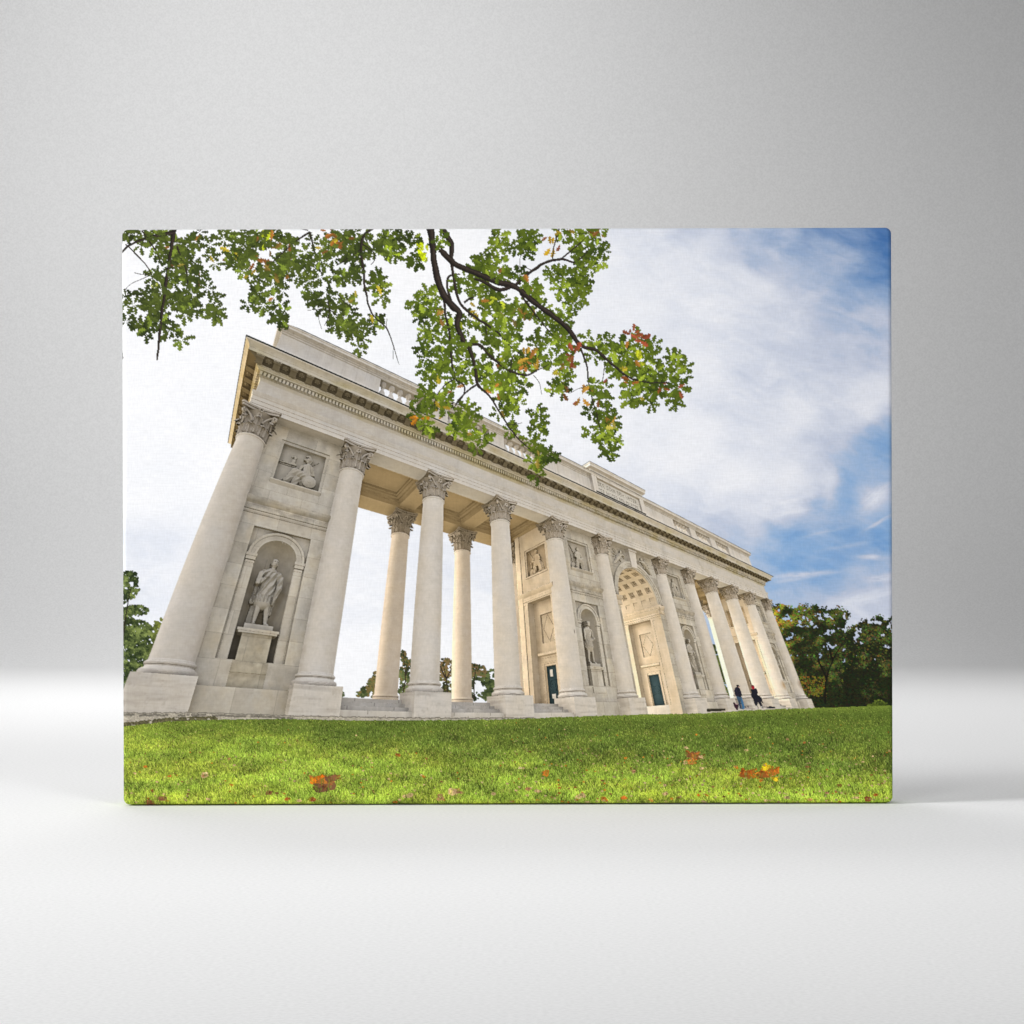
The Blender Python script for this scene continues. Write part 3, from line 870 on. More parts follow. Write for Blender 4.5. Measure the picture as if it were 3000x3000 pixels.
def render_colonnade(img, ids):
    build_colonnade()
    bvh = BVHTree.FromPolygons(V, F, all_triangles=False)
    rc = bvh.ray_cast
    region = inside_poly(PX, PY, [(640, 1295), (700, 975), (800, 935), (1150, 1060), (1720, 1330), (1900, 1420), (2225, 1610), (2280, 1680), (2300, 1800), (2420, 2090), (2420, 2130), (355, 2130), (355, 1990)])
    jj, ii = np.nonzero(region)
    D = rays(PX[jj, ii], PY[jj, ii])
    n = len(jj)
    pos, nor, hit = np.zeros((n, 3)), np.zeros((n, 3)), np.full(n, -1)
    o = tuple(CAM['p'])
    for k, d in enumerate(D.tolist()):
        a, b, c, _ = rc(o, d)
        if c is not None:
            pos[k] = a
            nor[k] = b
            hit[k] = c
    flip = (nor*D).sum(1) > 0
    nor[flip] *= -1
    # points on an edge get more looks, so that thin mouldings print cleanly
    G = np.zeros(PX.shape+(8,))
    G[jj, ii, :3], G[jj, ii, 3:6] = nor, pos
    G[jj, ii, 6] = np.where(hit >= 0, np.array(FM)[hit]+1, 0)
    G[jj, ii, 7] = region[jj, ii]
    edge = np.zeros(PX.shape, bool)
    for ax, d in ((0, 1), (0, -1), (1, 1), (1, -1)):
        g = np.roll(G, d, ax)
        far = np.linalg.norm(G[..., 3:6]-CAM['p'], axis=-1)+1
        e = (G[..., 6] != g[..., 6]) | ((g[..., :3]*G[..., :3]).sum(-1) < .9) | (np.abs(((g[..., 3:6]-G[..., 3:6])*G[..., :3]).sum(-1)) > .0016*far)
        edge |= e & ((G[..., 6] > 0) | (g[..., 6] > 0)) & (G[..., 7] > 0)
    ej, ei = np.nonzero(edge)
    nb = len(jj)
    xj, xi, xd = [], [], []
    for ox, oy in ((-.36, -.12), (.12, -.36), (.36, .12), (-.12, .36)):
        xj.append(ej)
        xi.append(ei)
        xd.append(rays(PX[ej, ei]+ox/SC, PY[ej, ei]+oy/SC))
    xj, xi, xd = np.concatenate(xj), np.concatenate(xi), np.concatenate(xd)
    xp, xn, xh = np.zeros((len(xj), 3)), np.zeros((len(xj), 3)), np.full(len(xj), -1)
    for k, d in enumerate(xd.tolist()):
        a, b, c, _ = rc(o, d)
        if c is not None:
            xp[k] = a
            xn[k] = b
            xh[k] = c
    xn[(xn*xd).sum(1) > 0] *= -1
    base_hit = np.zeros(PX.shape, bool)
    base_hit[jj[hit >= 0], ii[hit >= 0]] = True
    count = np.ones(PX.shape)
    count[ej, ei] = 5
    jj, ii, D = np.concatenate([jj, xj]), np.concatenate([ii, xi]), np.concatenate([D, xd])
    pos, nor, hit = np.concatenate([pos, xp]), np.concatenate([nor, xn]), np.concatenate([hit, xh])
    isb = np.arange(len(jj)) < nb
    ok = hit >= 0
    jj, ii, D, pos, nor, hit, isb = jj[ok], ii[ok], D[ok], pos[ok], nor[ok], hit[ok], isb[ok]
    print('points', nb, 'edge looks', len(xj))
    tag, mat = np.array(FT)[hit], np.array(FM)[hit]
    n = len(jj)
    # light gathered from the sky, the lawn and the stone around a point, and the low sun
    warm = np.array([.42, .36, .265])
    L0 = np.array([-.80, .36, .30])

    def gather(pos, nor, K, KS):
        n = len(pos)
        org = pos+nor*.004
        t1 = np.where(np.abs(nor[:, 2:3]) < .9, np.array([[0, 0, 1.]]), np.array([[1., 0, 0]]))
        ux = np.cross(t1, nor)
        ux /= np.linalg.norm(ux, axis=1, keepdims=True)
        uy = np.cross(nor, ux)
        E = np.zeros((n, 3))
        orgl = org.tolist()
        for s in range(K):
            u1 = (s+RNG.random(n))/K
            u2 = RNG.random(n)*2*math.pi
            r = np.sqrt(u1)
            d = ux*(r*np.cos(u2))[:, None]+uy*(r*np.sin(u2))[:, None]+nor*np.sqrt(1-u1)[:, None]
            dist = np.array([-1. if h is None else h for h in [rc(p, q, 14.)[3] for p, q in zip(orgl, d.tolist())]])
            z = d[:, 2]
            sky = np.stack([.98+0*z, 1.0+0*z, 1.06+0*z], 1)*(1.05+.25*np.clip(d[:, 1], -1, 1)-.28*np.clip(d[:, 0], -1, 1))[:, None]
            grd = np.array([.60, .535, .40])*(1.0-.25*np.clip(d[:, 0], -1, 1))[:, None]*(1+.5*np.clip(d[:, 1], 0, 1))[:, None]
            w = np.clip(z*6+.5, 0, 1)[:, None]
            b = np.clip(dist/2.2, .10, 1.)[:, None]*warm
            E += np.where((dist < 0)[:, None], sky*w+grd*(1-w), b)
        E /= K
        sun = np.zeros(n)
        for s in range(KS):
            L = L0+RNG.normal(0, .16, (n, 3))
            L /= np.linalg.norm(L, axis=1, keepdims=True)
            c = np.clip((nor*L).sum(1), 0, 1)
            idx = np.nonzero(c > .02)[0]
            vis = np.array([rc(orgl[i], q, 60.)[3] is None for i, q in zip(idx.tolist(), L[idx].tolist())])
            sun[idx] += c[idx]*vis
        return E, sun/KS

    Eb, sunb = gather(pos[isb], nor[isb], GATHER, 3)
    # smooth the gathered light among neighbours that lie on the same surface
    Eg = np.zeros(PX.shape+(4,))
    bj, bi = jj[isb], ii[isb]
    Eg[bj, bi, :3] = Eb
    Eg[bj, bi, 3] = sunb
    G = np.zeros(PX.shape+(6,))
    G[bj, bi, :3] = nor[isb]
    G[bj, bi, 3:] = pos[isb]
    M = np.zeros(PX.shape, bool)
    M[bj, bi] = True
    for step in (1, 2, 3):
        acc, wt = Eg*1., M*1.
        for dy in (-1, 0, 1):
            for dx in (-1, 0, 1):
                if dx or dy:
                    sh = lambda a: np.roll(np.roll(a, dy*step, 0), dx*step, 1)
                    g = sh(G)
                    dn = (g[..., :3]*G[..., :3]).sum(-1)
                    dp = np.abs(((g[..., 3:]-G[..., 3:])*G[..., :3]).sum(-1))
                    dd = ((g[..., 3:]-G[..., 3:])**2).sum(-1)
                    w = (dn > .86)*(dp < .06)*(dd < .3)*sh(M)*M*.8
                    acc = acc+sh(Eg)*w[..., None]
                    wt = wt+w
        Eg = acc/np.maximum(wt, 1e-6)[..., None]*M[..., None]
    same = isb | (((G[jj, ii, :3]*nor).sum(1) > .9) & (np.abs(((G[jj, ii, 3:]-pos)*nor).sum(1)) < .04) & M[jj, ii])
    E, sun = Eg[jj, ii, :3], Eg[jj, ii, 3]
    own = ~same
    E[own], sun[own] = gather(pos[own], nor[own], max(3, GATHER-3), 1)
    # ---- stone, its courses and its weathering
    A = np.array([ALB[m] for m in range(14)])[mat]
    x, y, z = pos.T
    n1 = fbm(x*.9, y*.9, z*.9, 4)
    n2 = fbm(x*5, y*5, z*5, 3)
    n3 = fbm(x*2.2+9, y*2.2, z*1.1, 4)
    stone = np.isin(mat, (STONE, WALL, STATUE, STEP, SIDE, CAP, INSC))
    v = 1.03+(n1-.5)*.10+(n2-.5)*.09
    wallm = np.isin(mat, (WALL, SIDE, STEP))
    v = np.where(wallm, v+(n3-.5)*.20, v)
    A = A*np.where(stone, v, 1+(n2-.5)*.08)[:, None]
    tint = np.clip((fbm(x*1.3+40, y*1.3, z*1.3, 3)-.5)*2.2, -1, 1)[:, None]
    A = np.where((wallm | (mat == STONE))[:, None], A*(1+tint*np.array([.03, .0, -.06])), A)
    # blocks of the plain walls: every course its own tone, thin joints
    flat = (mat == WALL) & (np.abs(nor[:, 1]) > .9) & (z < 9)
    row = np.floor((z+.5)/.735)
    col = np.floor(x/1.15+.5*(row % 2))
    tone = _hash(row.astype(np.int64)*7, col.astype(np.int64)*13, 3+0*row.astype(np.int64))
    A = np.where(flat[:, None], A*(.90+.19*tone)[:, None], A)
    jz = np.abs((z+.5)/.735-np.round((z+.5)/.735))*.735
    fx = x/1.15+.5*(row % 2)
    jx = np.abs(fx-np.round(fx))*1.15
    jw = .012+.0009*np.abs(x)
    jn = np.clip(1-np.minimum(jz, jx)/jw, 0, 1)*(.35+.5*n2)
    A = np.where(flat[:, None], A*(1-.36*jn)[:, None], A)
    stp = (mat == STEP) & (nor[:, 1] < -.5)
    sj = np.abs((x*.62+np.floor(z*7.3)*.37) % 1-.5)*1.6
    A = np.where(stp[:, None], A*(1-.5*np.clip(1-sj/.02, 0, 1))[:, None]*(.93+.14*n3)[:, None], A)
    # dark weather stains and worn patches on the stone
    stain = np.clip((fbm(x*1.7+3, y*1.7, z*.5+8, 4)-.56)*4, 0, 1)
    A = np.where(((mat == STONE) & (z > 9.1) | wallm)[:, None], A*(1-.12*stain)[:, None], A)
    streak = np.clip((fbm(x*9, y*9, z*.35, 3)-.52)*3, 0, 1)*np.clip((z-10.6)/1.2, 0, 1)
    A = np.where((mat == STONE)[:, None], A*(1-.13*streak)[:, None], A)
    moss = np.clip((fbm(x*.8+11, y*2, z*2, 4)-.42)*3, 0, 1)*np.clip((z-10.5)*6, 0, 1)*np.clip((11.6-z)*6, 0, 1)
    A = np.where((tag == S_CORN)[:, None] & (mat == STONE)[:, None], A*(1-np.clip(moss+.25, 0, 1)[:, None]*np.array([.16, .21, .46])), A)
    for (sx, sz, rx, rz, c) in ((27.2-.35, .95, .28, .55, (.62, .5, .5)), (42.4, .75, .28, .42, (.80, .62, .40)), (46.7, .9, .3, .5, (.62, .52, .42)), (15.85, 2.72, .06, .12, (.4, .4, .4)), (22.0, 1.0, .1, .1, (1, 1, 1))):
        w = np.clip(1.25-np.hypot((x-sx)/rx, (z-sz)/rz)-.6*(n3-.5), 0, 1)*(y < .1)
        A = A*(1-w[:, None]*(1-np.array(c)))
    # patched and rain-stained wall stone, banded plinths
    blot = np.clip((fbm(x*2.1+7, y*2, z*1.6, 5)-.47)*5, -1, 1)
    fine = np.clip((fbm(x*11, y*11, z*11, 3)-.60)*5, 0, 1)
    A = np.where((mat == WALL)[:, None], A*(1-.085*np.clip(blot, 0, 1)-.05*fine)[:, None]*(1+np.clip(-blot, 0, 1)[:, None]*np.array([.045, .01, -.055])), A)
    plin = (mat == STONE) & (z < -.335)
    band = fbm(x*.8, y*.8, z*7, 4)
    A = np.where(plin[:, None], A*(1-.20*np.clip((band-.46)*3.2, 0, 1)-.08*fine)[:, None]*np.array([1., .985, .96]), A)
    low = (mat == STONE) & (z > -.3) & (z < 9) & (tag <= S_COL[11])
    A = np.where(low[:, None], A*(1-.06*np.clip((fbm(x*2, y*2, z*.4, 4)-.5)*3, 0, 1))[:, None]*np.array([1.015, 1., .975]), A)
    # hair, brows and mouth of the carved heads
    for k_, xs_ in ((0, 1.958), (1, 17.8065), (2, 28.6285)):
        hd = (tag == S_STAT[k_]) & (z > 3.36)
        hz, hx = z-1.36, x-(xs_-.02+(.03 if k_ == 0 else 0))
        d = np.where((hz > 2.20+.05*n2) | ((np.abs(hx) > .085) & (hz > 2.08)), .70, 1.)
        d = np.where((np.abs(hz-2.145) < .018) & (np.abs(np.abs(hx-.01)-.042) < .024), .55, d)
        d = np.where((np.abs(hz-2.055) < .010) & (np.abs(hx-.01) < .035), .66, d)
        d = np.where((np.abs(hz-2.10) < .04) & (np.abs(hx-.035) < .010), .80, d)
        d = np.where(hz < 2.015, .78, d)
        A = np.where(hd[:, None], A*d[:, None], A)
    # a worn pedestal and the dado below it, blotched with age
    ped = (np.abs(x-1.958) < .5) & (z < 1.06) & (y < .2) & (y > -.12) & (mat == WALL)
    A = np.where(ped[:, None], A*(.80+.32*(fbm(x*6, z*6, 4, 4)-.5))[:, None]*np.array([1.03, 1., .9]), A)
    E = np.where(((mat == WALL) & (y > .15) & (y < .9) & (z > .2) & (z < 4.4))[:, None], E*np.clip(.62+.09*(z-.3), .62, 1)[:, None], E)  # niche wall: shade deepened by hand towards the foot
    # cut letters
    m = mat == INSC
    for s, z1, hh in (('DER SOHN DEM VATER.', 14.06, .38), ('DER BRUDER DEN BRÜDERN.', 13.5, .38)):
        T = text_mask(s)
        wdt = 4.9
        u = ((x-(23.37-wdt/2))/wdt*T.shape[1]).astype(int)
        w = ((z1-z)/hh*5).astype(int)
        k = m & (z < z1) & (z > z1-hh) & (u >= 0) & (u < T.shape[1]) & (np.abs(x-23.37) < wdt/2)
        kk = np.nonzero(k)[0]
        on = T[np.clip(w[kk], 0, 4), np.clip(u[kk], 0, T.shape[1]-1)]
        A[kk] = A[kk]*np.where(on, .55, 1.)[:, None]
    for i in range(2):
        pass
    sunc = np.array([1.12, .90, .62])
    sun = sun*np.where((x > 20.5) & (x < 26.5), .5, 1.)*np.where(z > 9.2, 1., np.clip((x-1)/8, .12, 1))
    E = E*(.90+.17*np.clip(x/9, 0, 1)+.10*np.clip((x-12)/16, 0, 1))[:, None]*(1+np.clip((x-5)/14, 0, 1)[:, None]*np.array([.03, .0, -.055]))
    carved = np.isin(mat, (STATUE, CAP)) | np.isin(tag, S_REL+S_STAT+S_SPAN)
    E = np.where(carved[:, None], np.clip(E, 0, 2)**1.5*1.12, E)
    course_shade = (mat == WALL) & (z > 5.0) & (z < 5.8) & (y < -.005)
    E = np.where(course_shade[:, None], E*(.62+.5*n2)[:, None], E)  # string course given extra dark shading, broken by noise
    ret = (y > x) & (x < -.42) & (z > 10) & (z < 11.6) & np.isin(tag, [S_CORN])
    A = np.where(ret[:, None], A*np.array([1.24, 1.08, .82]), A)  # warm light on the left cornice return, put into the colour
    A = np.where(((tag >= S_RCOL[0]) & (tag <= S_RCOL[4]) & (mat == STONE))[:, None], A*np.array([1.07, 1.0, .925]), A)  # warm bounce from the floor, tinted into the rear columns
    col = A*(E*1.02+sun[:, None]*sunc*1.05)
    rough = (fbm(x*16, y*16, z*16, 2)-.5)*.07
    col = col*(1+rough)[:, None]
    # printed tone: lifted shadows, soft shoulder
    col = np.clip(col, 0, None)
    col = 1.06*col*(1+col*.35)/(1+col*.62)
    col = srgb(col)
    # every point's looks averaged; what is left open shows the sky behind
    C = np.zeros(PX.shape+(4,))
    flat_i = jj*PX.shape[1]+ii
    for c in range(3):
        C[..., c] = np.bincount(flat_i, col[:, c], PX.size).reshape(PX.shape)
    C[..., 3] = np.bincount(flat_i, minlength=PX.size).reshape(PX.shape)
    cov = np.clip(C[..., 3]/count, 0, 1)
    P = C[..., :3]/np.maximum(C[..., 3:], 1)
    W = np.concatenate([P, np.ones(PX.shape+(1,))], -1)*(C[..., 3:] > 0)
    # local contrast of the print
    for rad, amt in ((2, .45), (9, .26)):
        B = W.copy()
        for _ in range(2):
            B = boxblur(B, rad)
        m = B[..., :3]/np.maximum(B[..., 3:4], 1e-4)
        lum = (P-m).mean(-1, keepdims=True)
        P = np.clip(P+amt*np.clip(lum, -.16, .10), 0, 1)
    img[:] = img*(1-cov[..., None])+P*cov[..., None]
    main = cov >= .5
    tg = np.zeros(PX.shape, int)
    tg[jj[::-1], ii[::-1]] = tag[::-1]
    ids[main] = tg[main]


# ---------------------------------------------------------------- sky, trees, lawn, people, branch
def c1(x, y): return 340+x/1.932, 640+y/1.932
def c2(x, y): return 1100+x/1.932, 640+y/1.932
def c4(x, y): return 340+x/1.932, 1390+y/1.932
def c6(x, y): return 1700+x/1.932, 1390+y/1.932
def c7(x, y): return 300+x/1.61, 1980+y/1.61
def c8(x, y): return 1500+x/1.61, 1980+y/1.61
def cF(x, y): return 1050+x/3.22, 1850+y/3.22
def cA(x, y): return 1950+x/4.0244, 1640+y/4.0244
def cP(x, y): return 2100+x/9.66, 1980+y/9.66


def stamp(img, ids, pts, col, sid, wmask=None):
    """fill a polygon given in layout units"""
    g = np.array([to_grid(x, y) for x, y in pts])
    x0, y0 = np.floor(g.min(0)).astype(int)
    x1, y1 = np.ceil(g.max(0)).astype(int)+1
    x0, y0, x1, y1 = max(x0, 0), max(y0, 0), min(x1, NX+1), min(y1, NY+1)
    if x1 <= x0 or y1 <= y0:
        return
    gx, gy = np.meshgrid(np.arange(x0, x1), np.arange(y0, y1))
    m = inside_poly(gx+.013, gy+.017, g.tolist())
    if wmask is not None:
        m &= wmask[y0:y1, x0:x1]
    sub = img[y0:y1, x0:x1]
    sub[m] = col
    if sid is not None:
        ids[y0:y1, x0:x1][m] = sid


def limb(img, ids, pts, ws, col, sid):
    """a tapering, slightly knobbly limb through pts with widths ws (layout units)"""
    P, Wd = [], []
    for i in range(len(pts)-1):
        a, b = np.array(pts[i], float), np.array(pts[i+1], float)
        p, n = np.array(pts[max(i-1, 0)], float), np.array(pts[min(i+2, len(pts)-1)], float)
        L = max(3, int(np.hypot(*(b-a))/5))
        for k in range(L):
            t = k/L
            q = .5*((2*a)+(b-p)*t+(2*p-5*a+4*b-n)*t*t+(3*a-p-3*b+n)*t**3)
            P.append(q)
            Wd.append(ws[i]+(ws[i+1]-ws[i])*t)
    P.append(np.array(pts[-1], float))
    Wd.append(ws[-1])
    P, Wd = np.array(P), np.maximum(np.array(Wd), 1.5)
    Wd = Wd*(1+.16*(vnoise(np.arange(len(P))*.45, pts[0][0])-.5)*2)
    P = P+(np.stack([vnoise(np.arange(len(P))*.33, pts[0][1]), vnoise(np.arange(len(P))*.33, pts[0][1]+9)], 1)-.5)*2.4
    T = np.gradient(P, axis=0)
    T /= np.linalg.norm(T, axis=1, keepdims=True)+1e-9
    N = np.stack([-T[:, 1], T[:, 0]], 1)
    col = np.array(col)
    for f0, f1, c in ((-.5, .5, col), (-.28, -.02, col*1.32), (.2, .5, col*.7)):
        for i in range(len(P)-1):
            q = [P[i]+N[i]*Wd[i]*f0, P[i]+N[i]*Wd[i]*f1, P[i+1]+N[i+1]*Wd[i+1]*f1, P[i+1]+N[i+1]*Wd[i+1]*f0]
            stamp(img, ids, q, c*(1+.2*(random.random()-.5)), sid)


def oak_leaf(x, y, L, ang, wid):
    """outline of a lobed leaf, split along its rib"""
    n = 17
    left, right, rib = [], [], []
    ca, sa = math.cos(ang), math.sin(ang)
    bend = random.uniform(-.25, .25)
    for i in range(n+1):
        t = i/n
        w = wid*L*(.06+.98*math.sin(min(1, t*1.02)*math.pi)**.8*(.35+.75*t))*(1+.42*math.cos(t*math.pi*2*3.6+.4))
        if i == n:
            w = 0
        px, py = L*t, bend*L*t*t
        for s, o in ((1, left), (-1, right), (0, rib)):
            o.append((x+ca*px-sa*(py+s*w), y+sa*px+ca*(py+s*w)))
    return left+rib[::-1], right+rib[::-1]


LEAF_L = [(80,120,50,60),(180,120,90,60),(330,110,120,50),(480,130,110,60),(600,105,40,30),(270,220,110,60),(420,230,120,70),(540,240,40,36),(250,330,90,50),(380,340,100,70),(500,330,50,40),(80,430,45,25),(230,430,90,60),(370,430,100,60),(480,430,70,60),(550,450,40,30),(75,500,45,25),(250,500,110,50),(420,510,80,50),(540,520,60,45),(60,580,25,30),(150,590,60,40),(270,590,90,40),(210,640,60,25),(330,650,50,40),(380,680,25,25),(60,90,30,30),(560,545,45,25)]
LEAF_M = [(650,250,40,60),(680,180,50,50),(720,110,60,50),(800,130,90,60),(760,230,90,60),(720,300,40,30),(900,130,100,60),(900,250,110,70),(850,340,90,60),(800,420,60,50),(770,470,50,25),(840,490,40,25),(950,330,70,60),(930,440,40,40),(930,520,50,60),(920,570,45,30),(1040,130,100,60),(1050,220,90,60),(1090,320,100,60),(1130,420,90,60),(1200,480,70,50),(1230,520,30,20),(1180,220,90,60),(1240,120,70,50),(1290,100,70,40),(1300,240,90,60),(1270,350,80,60),(1350,180,60,60),(1380,110,50,50),(1360,330,50,60),(1490,380,50,60),(1510,430,30,30),(1480,150,90,60),(1560,180,50,50),(1590,100,50,40),(1320,490,40,50),(1250,600,40,40),(1340,560,50,60),(1370,640,50,60),(1380,720,45,60),(1300,630,40,40),(1460,560,40,30),(1470,610,25,25)]
LEAF_R = [(60,110,60,40),(110,190,40,40),(200,130,50,60),(215,230,40,60),(360,130,40,40),(20,330,25,50),(45,410,30,40),(700,180,30,50),(830,120,60,50),(900,130,50,60),(610,250,60,40),(560,270,50,30),(690,270,60,40),(610,200,15,25),(700,130,30,30),(790,160,50,50),(880,180,50,40),(1080,90,50,40),(1170,120,60,60),(1260,100,70,50),(1150,200,80,60),(1240,210,60,60),(1310,200,30,20),(1220,300,60,60),(1140,320,60,60),(1060,330,60,60),(1050,400,60,50),(1160,400,60,60),(1110,480,60,50),(1080,560,50,40),(1000,300,30,40),(600,330,60,40),(700,330,60,40),(780,330,50,40),(900,390,60,50),(860,430,50,50),(690,450,60,50),(560,420,70,50),(480,360,50,40),(620,500,60,60),(720,560,70,50),(800,530,60,50),(750,640,70,50),(870,550,60,60),(960,540,60,40),(1000,620,60,50),(1060,660,60,40),(930,700,60,50),(1000,720,60,50),(1090,700,50,50),(860,780,60,50),(760,740,70,50),(700,680,60,50),(640,650,50,50),(560,600,60,60),(530,700,50,50),(620,720,50,50),(720,820,60,50),(800,850,60,50),(920,810,50,50),(1040,820,60,40),(1090,830,40,50),(1050,900,50,50),(1060,970,50,40),(1010,960,30,40),(320,430,60,50),(290,500,60,40),(230,520,35,35),(270,570,40,40),(340,540,60,60),(290,650,45,60),(350,630,50,60),(290,740,50,60),(350,750,50,60),(300,850,50,60),(370,850,60,60),(330,920,60,50),(300,990,50,40),(250,1030,50,40),(230,1090,50,40),(300,1090,60,50),(280,1160,40,50),(310,1200,40,30),(380,1070,50,50),(430,1000,50,50),(450,900,50,50),(520,860,50,50),(480,780,60,60),(450,700,50,60),(430,620,40,50),(590,830,60,50),(640,900,60,50),(700,930,60,50),(780,940,60,50),(860,930,40,40),(740,1000,60,50),(700,1060,40,50),(760,1090,40,50),(800,1050,30,30),(510,1090,60,50),(480,1150,50,40),(520,1200,60,50),(570,1250,60,40),(590,1300,30,20),(550,1150,40,40),(620,1240,25,25),(460,1200,25,30),(900,1110,50,30),(900,1170,50,40),(920,1230,30,40),(790,1200,35,35),(900,1280,40,40),(930,1350,60,50),(890,1400,40,40),(980,1340,35,40),(930,1430,50,30),(1240,690,50,30),(1300,720,60,60),(1240,760,40,50),(1380,720,40,30),(1470,690,50,30),(1440,760,70,50),(1560,740,50,50),(1500,800,80,60),(1400,830,70,50),(1340,870,50,40),(1460,880,80,60),(1580,860,70,50),(1690,790,50,40),(1700,850,60,60),(1760,880,20,15),(1660,880,40,50),(1420,950,50,50),(1530,960,80,50),(1620,950,60,50),(1460,1030,60,50),(1550,1020,60,40),(1660,1010,50,50),(1700,1050,25,35),(1700,960,40,40),(1240,920,30,40),(1270,960,40,40),(1270,1030,50,50),(1210,1080,30,50),(1290,1100,60,50),(1330,1160,50,50),(1240,1190,40,40),(1300,1230,60,50),(1350,1260,40,40),(1300,1310,40,40),(1330,1330,40,20)]
# sprays that have turned: position, radius, colour, how many leaves
TURNED = [(c1, 1240, 90, 70, (176, 96, 40), 13), (c1, 1290, 120, 50, (150, 86, 40), 8), (c1, 840, 135, 30, (205, 190, 40), 5), (c1, 790, 250, 30, (170, 92, 40), 5), (c1, 880, 180, 30, (130, 90, 40), 4), (c1, 760, 325, 22, (205, 150, 40), 3), (c1, 900, 310, 35, (140, 100, 45), 5), (c1, 1770, 195, 40, (222, 205, 20), 7), (c1, 1545, 195, 35, (205, 200, 50), 6),
          (c1, 1355, 470, 25, (190, 150, 60), 3), (c1, 330, 290, 20, (150, 85, 50), 2), (c1, 485, 350, 22, (140, 85, 50), 3), (c1, 395, 265, 16, (190, 150, 60), 2), (c1, 235, 410, 22, (200, 180, 60), 3), (c2, 300, 190, 42, (222, 205, 20), 7), (c2, 1000, 160, 32, (215, 150, 30), 6), (c2, 1040, 150, 14, (150, 70, 45), 2), (c2, 980, 105, 12, (150, 80, 45), 2), (c2, 1250, 95, 40, (140, 85, 30), 5), (c2, 1060, 80, 26, (190, 140, 40), 4),
          (c2, 880, 790, 55, (205, 140, 50), 13), (c2, 850, 810, 36, (185, 105, 45), 7), (c2, 590, 520, 36, (200, 150, 40), 6), (c2, 350, 560, 32, (165, 105, 50), 6), (c2, 700, 460, 34, (200, 180, 50), 5), (c2, 750, 560, 34, (130, 100, 50), 5), (c2, 495, 630, 18, (215, 190, 40), 2), (c2, 1130, 775, 36, (165, 70, 45), 8), (c2, 1090, 835, 26, (165, 95, 50), 5), (c2, 680, 975, 34, (195, 110, 45), 7), (c2, 450, 970, 24, (175, 110, 60), 4), (c2, 1165, 1000, 32, (195, 125, 50), 7), (c2, 1150, 1030, 16, (165, 80, 45), 2), (c2, 255, 1138, 26, (222, 125, 30), 5), (c2, 375, 1090, 32, (185, 135, 40), 5),
          (c2, 1450, 670, 34, (165, 75, 45), 8), (c2, 1495, 680, 30, (165, 70, 45), 6), (c2, 1480, 810, 30, (210, 185, 40), 5), (c2, 1435, 935, 22, (180, 90, 40), 4), (c2, 1610, 945, 32, (170, 80, 40), 6), (c2, 1710, 980, 18, (165, 80, 50), 3), (c2, 1320, 900, 16, (150, 60, 50), 2), (c2, 1320, 1185, 32, (195, 125, 50), 5), (c2, 1360, 1195, 22, (205, 165, 70), 3), (c2, 930, 1360, 24, (165, 125, 50), 3), (c2, 560, 1235, 22, (175, 125, 50), 2), (c2, 740, 770, 20, (205, 185, 40), 3), (c2, 1000, 890, 20, (200, 160, 50), 3), (c2, 840, 540, 26, (150, 110, 50), 4), (c2, 720, 1080, 20, (165, 120, 50), 3), (c2, 1100, 490, 18, (195, 175, 50), 2)]
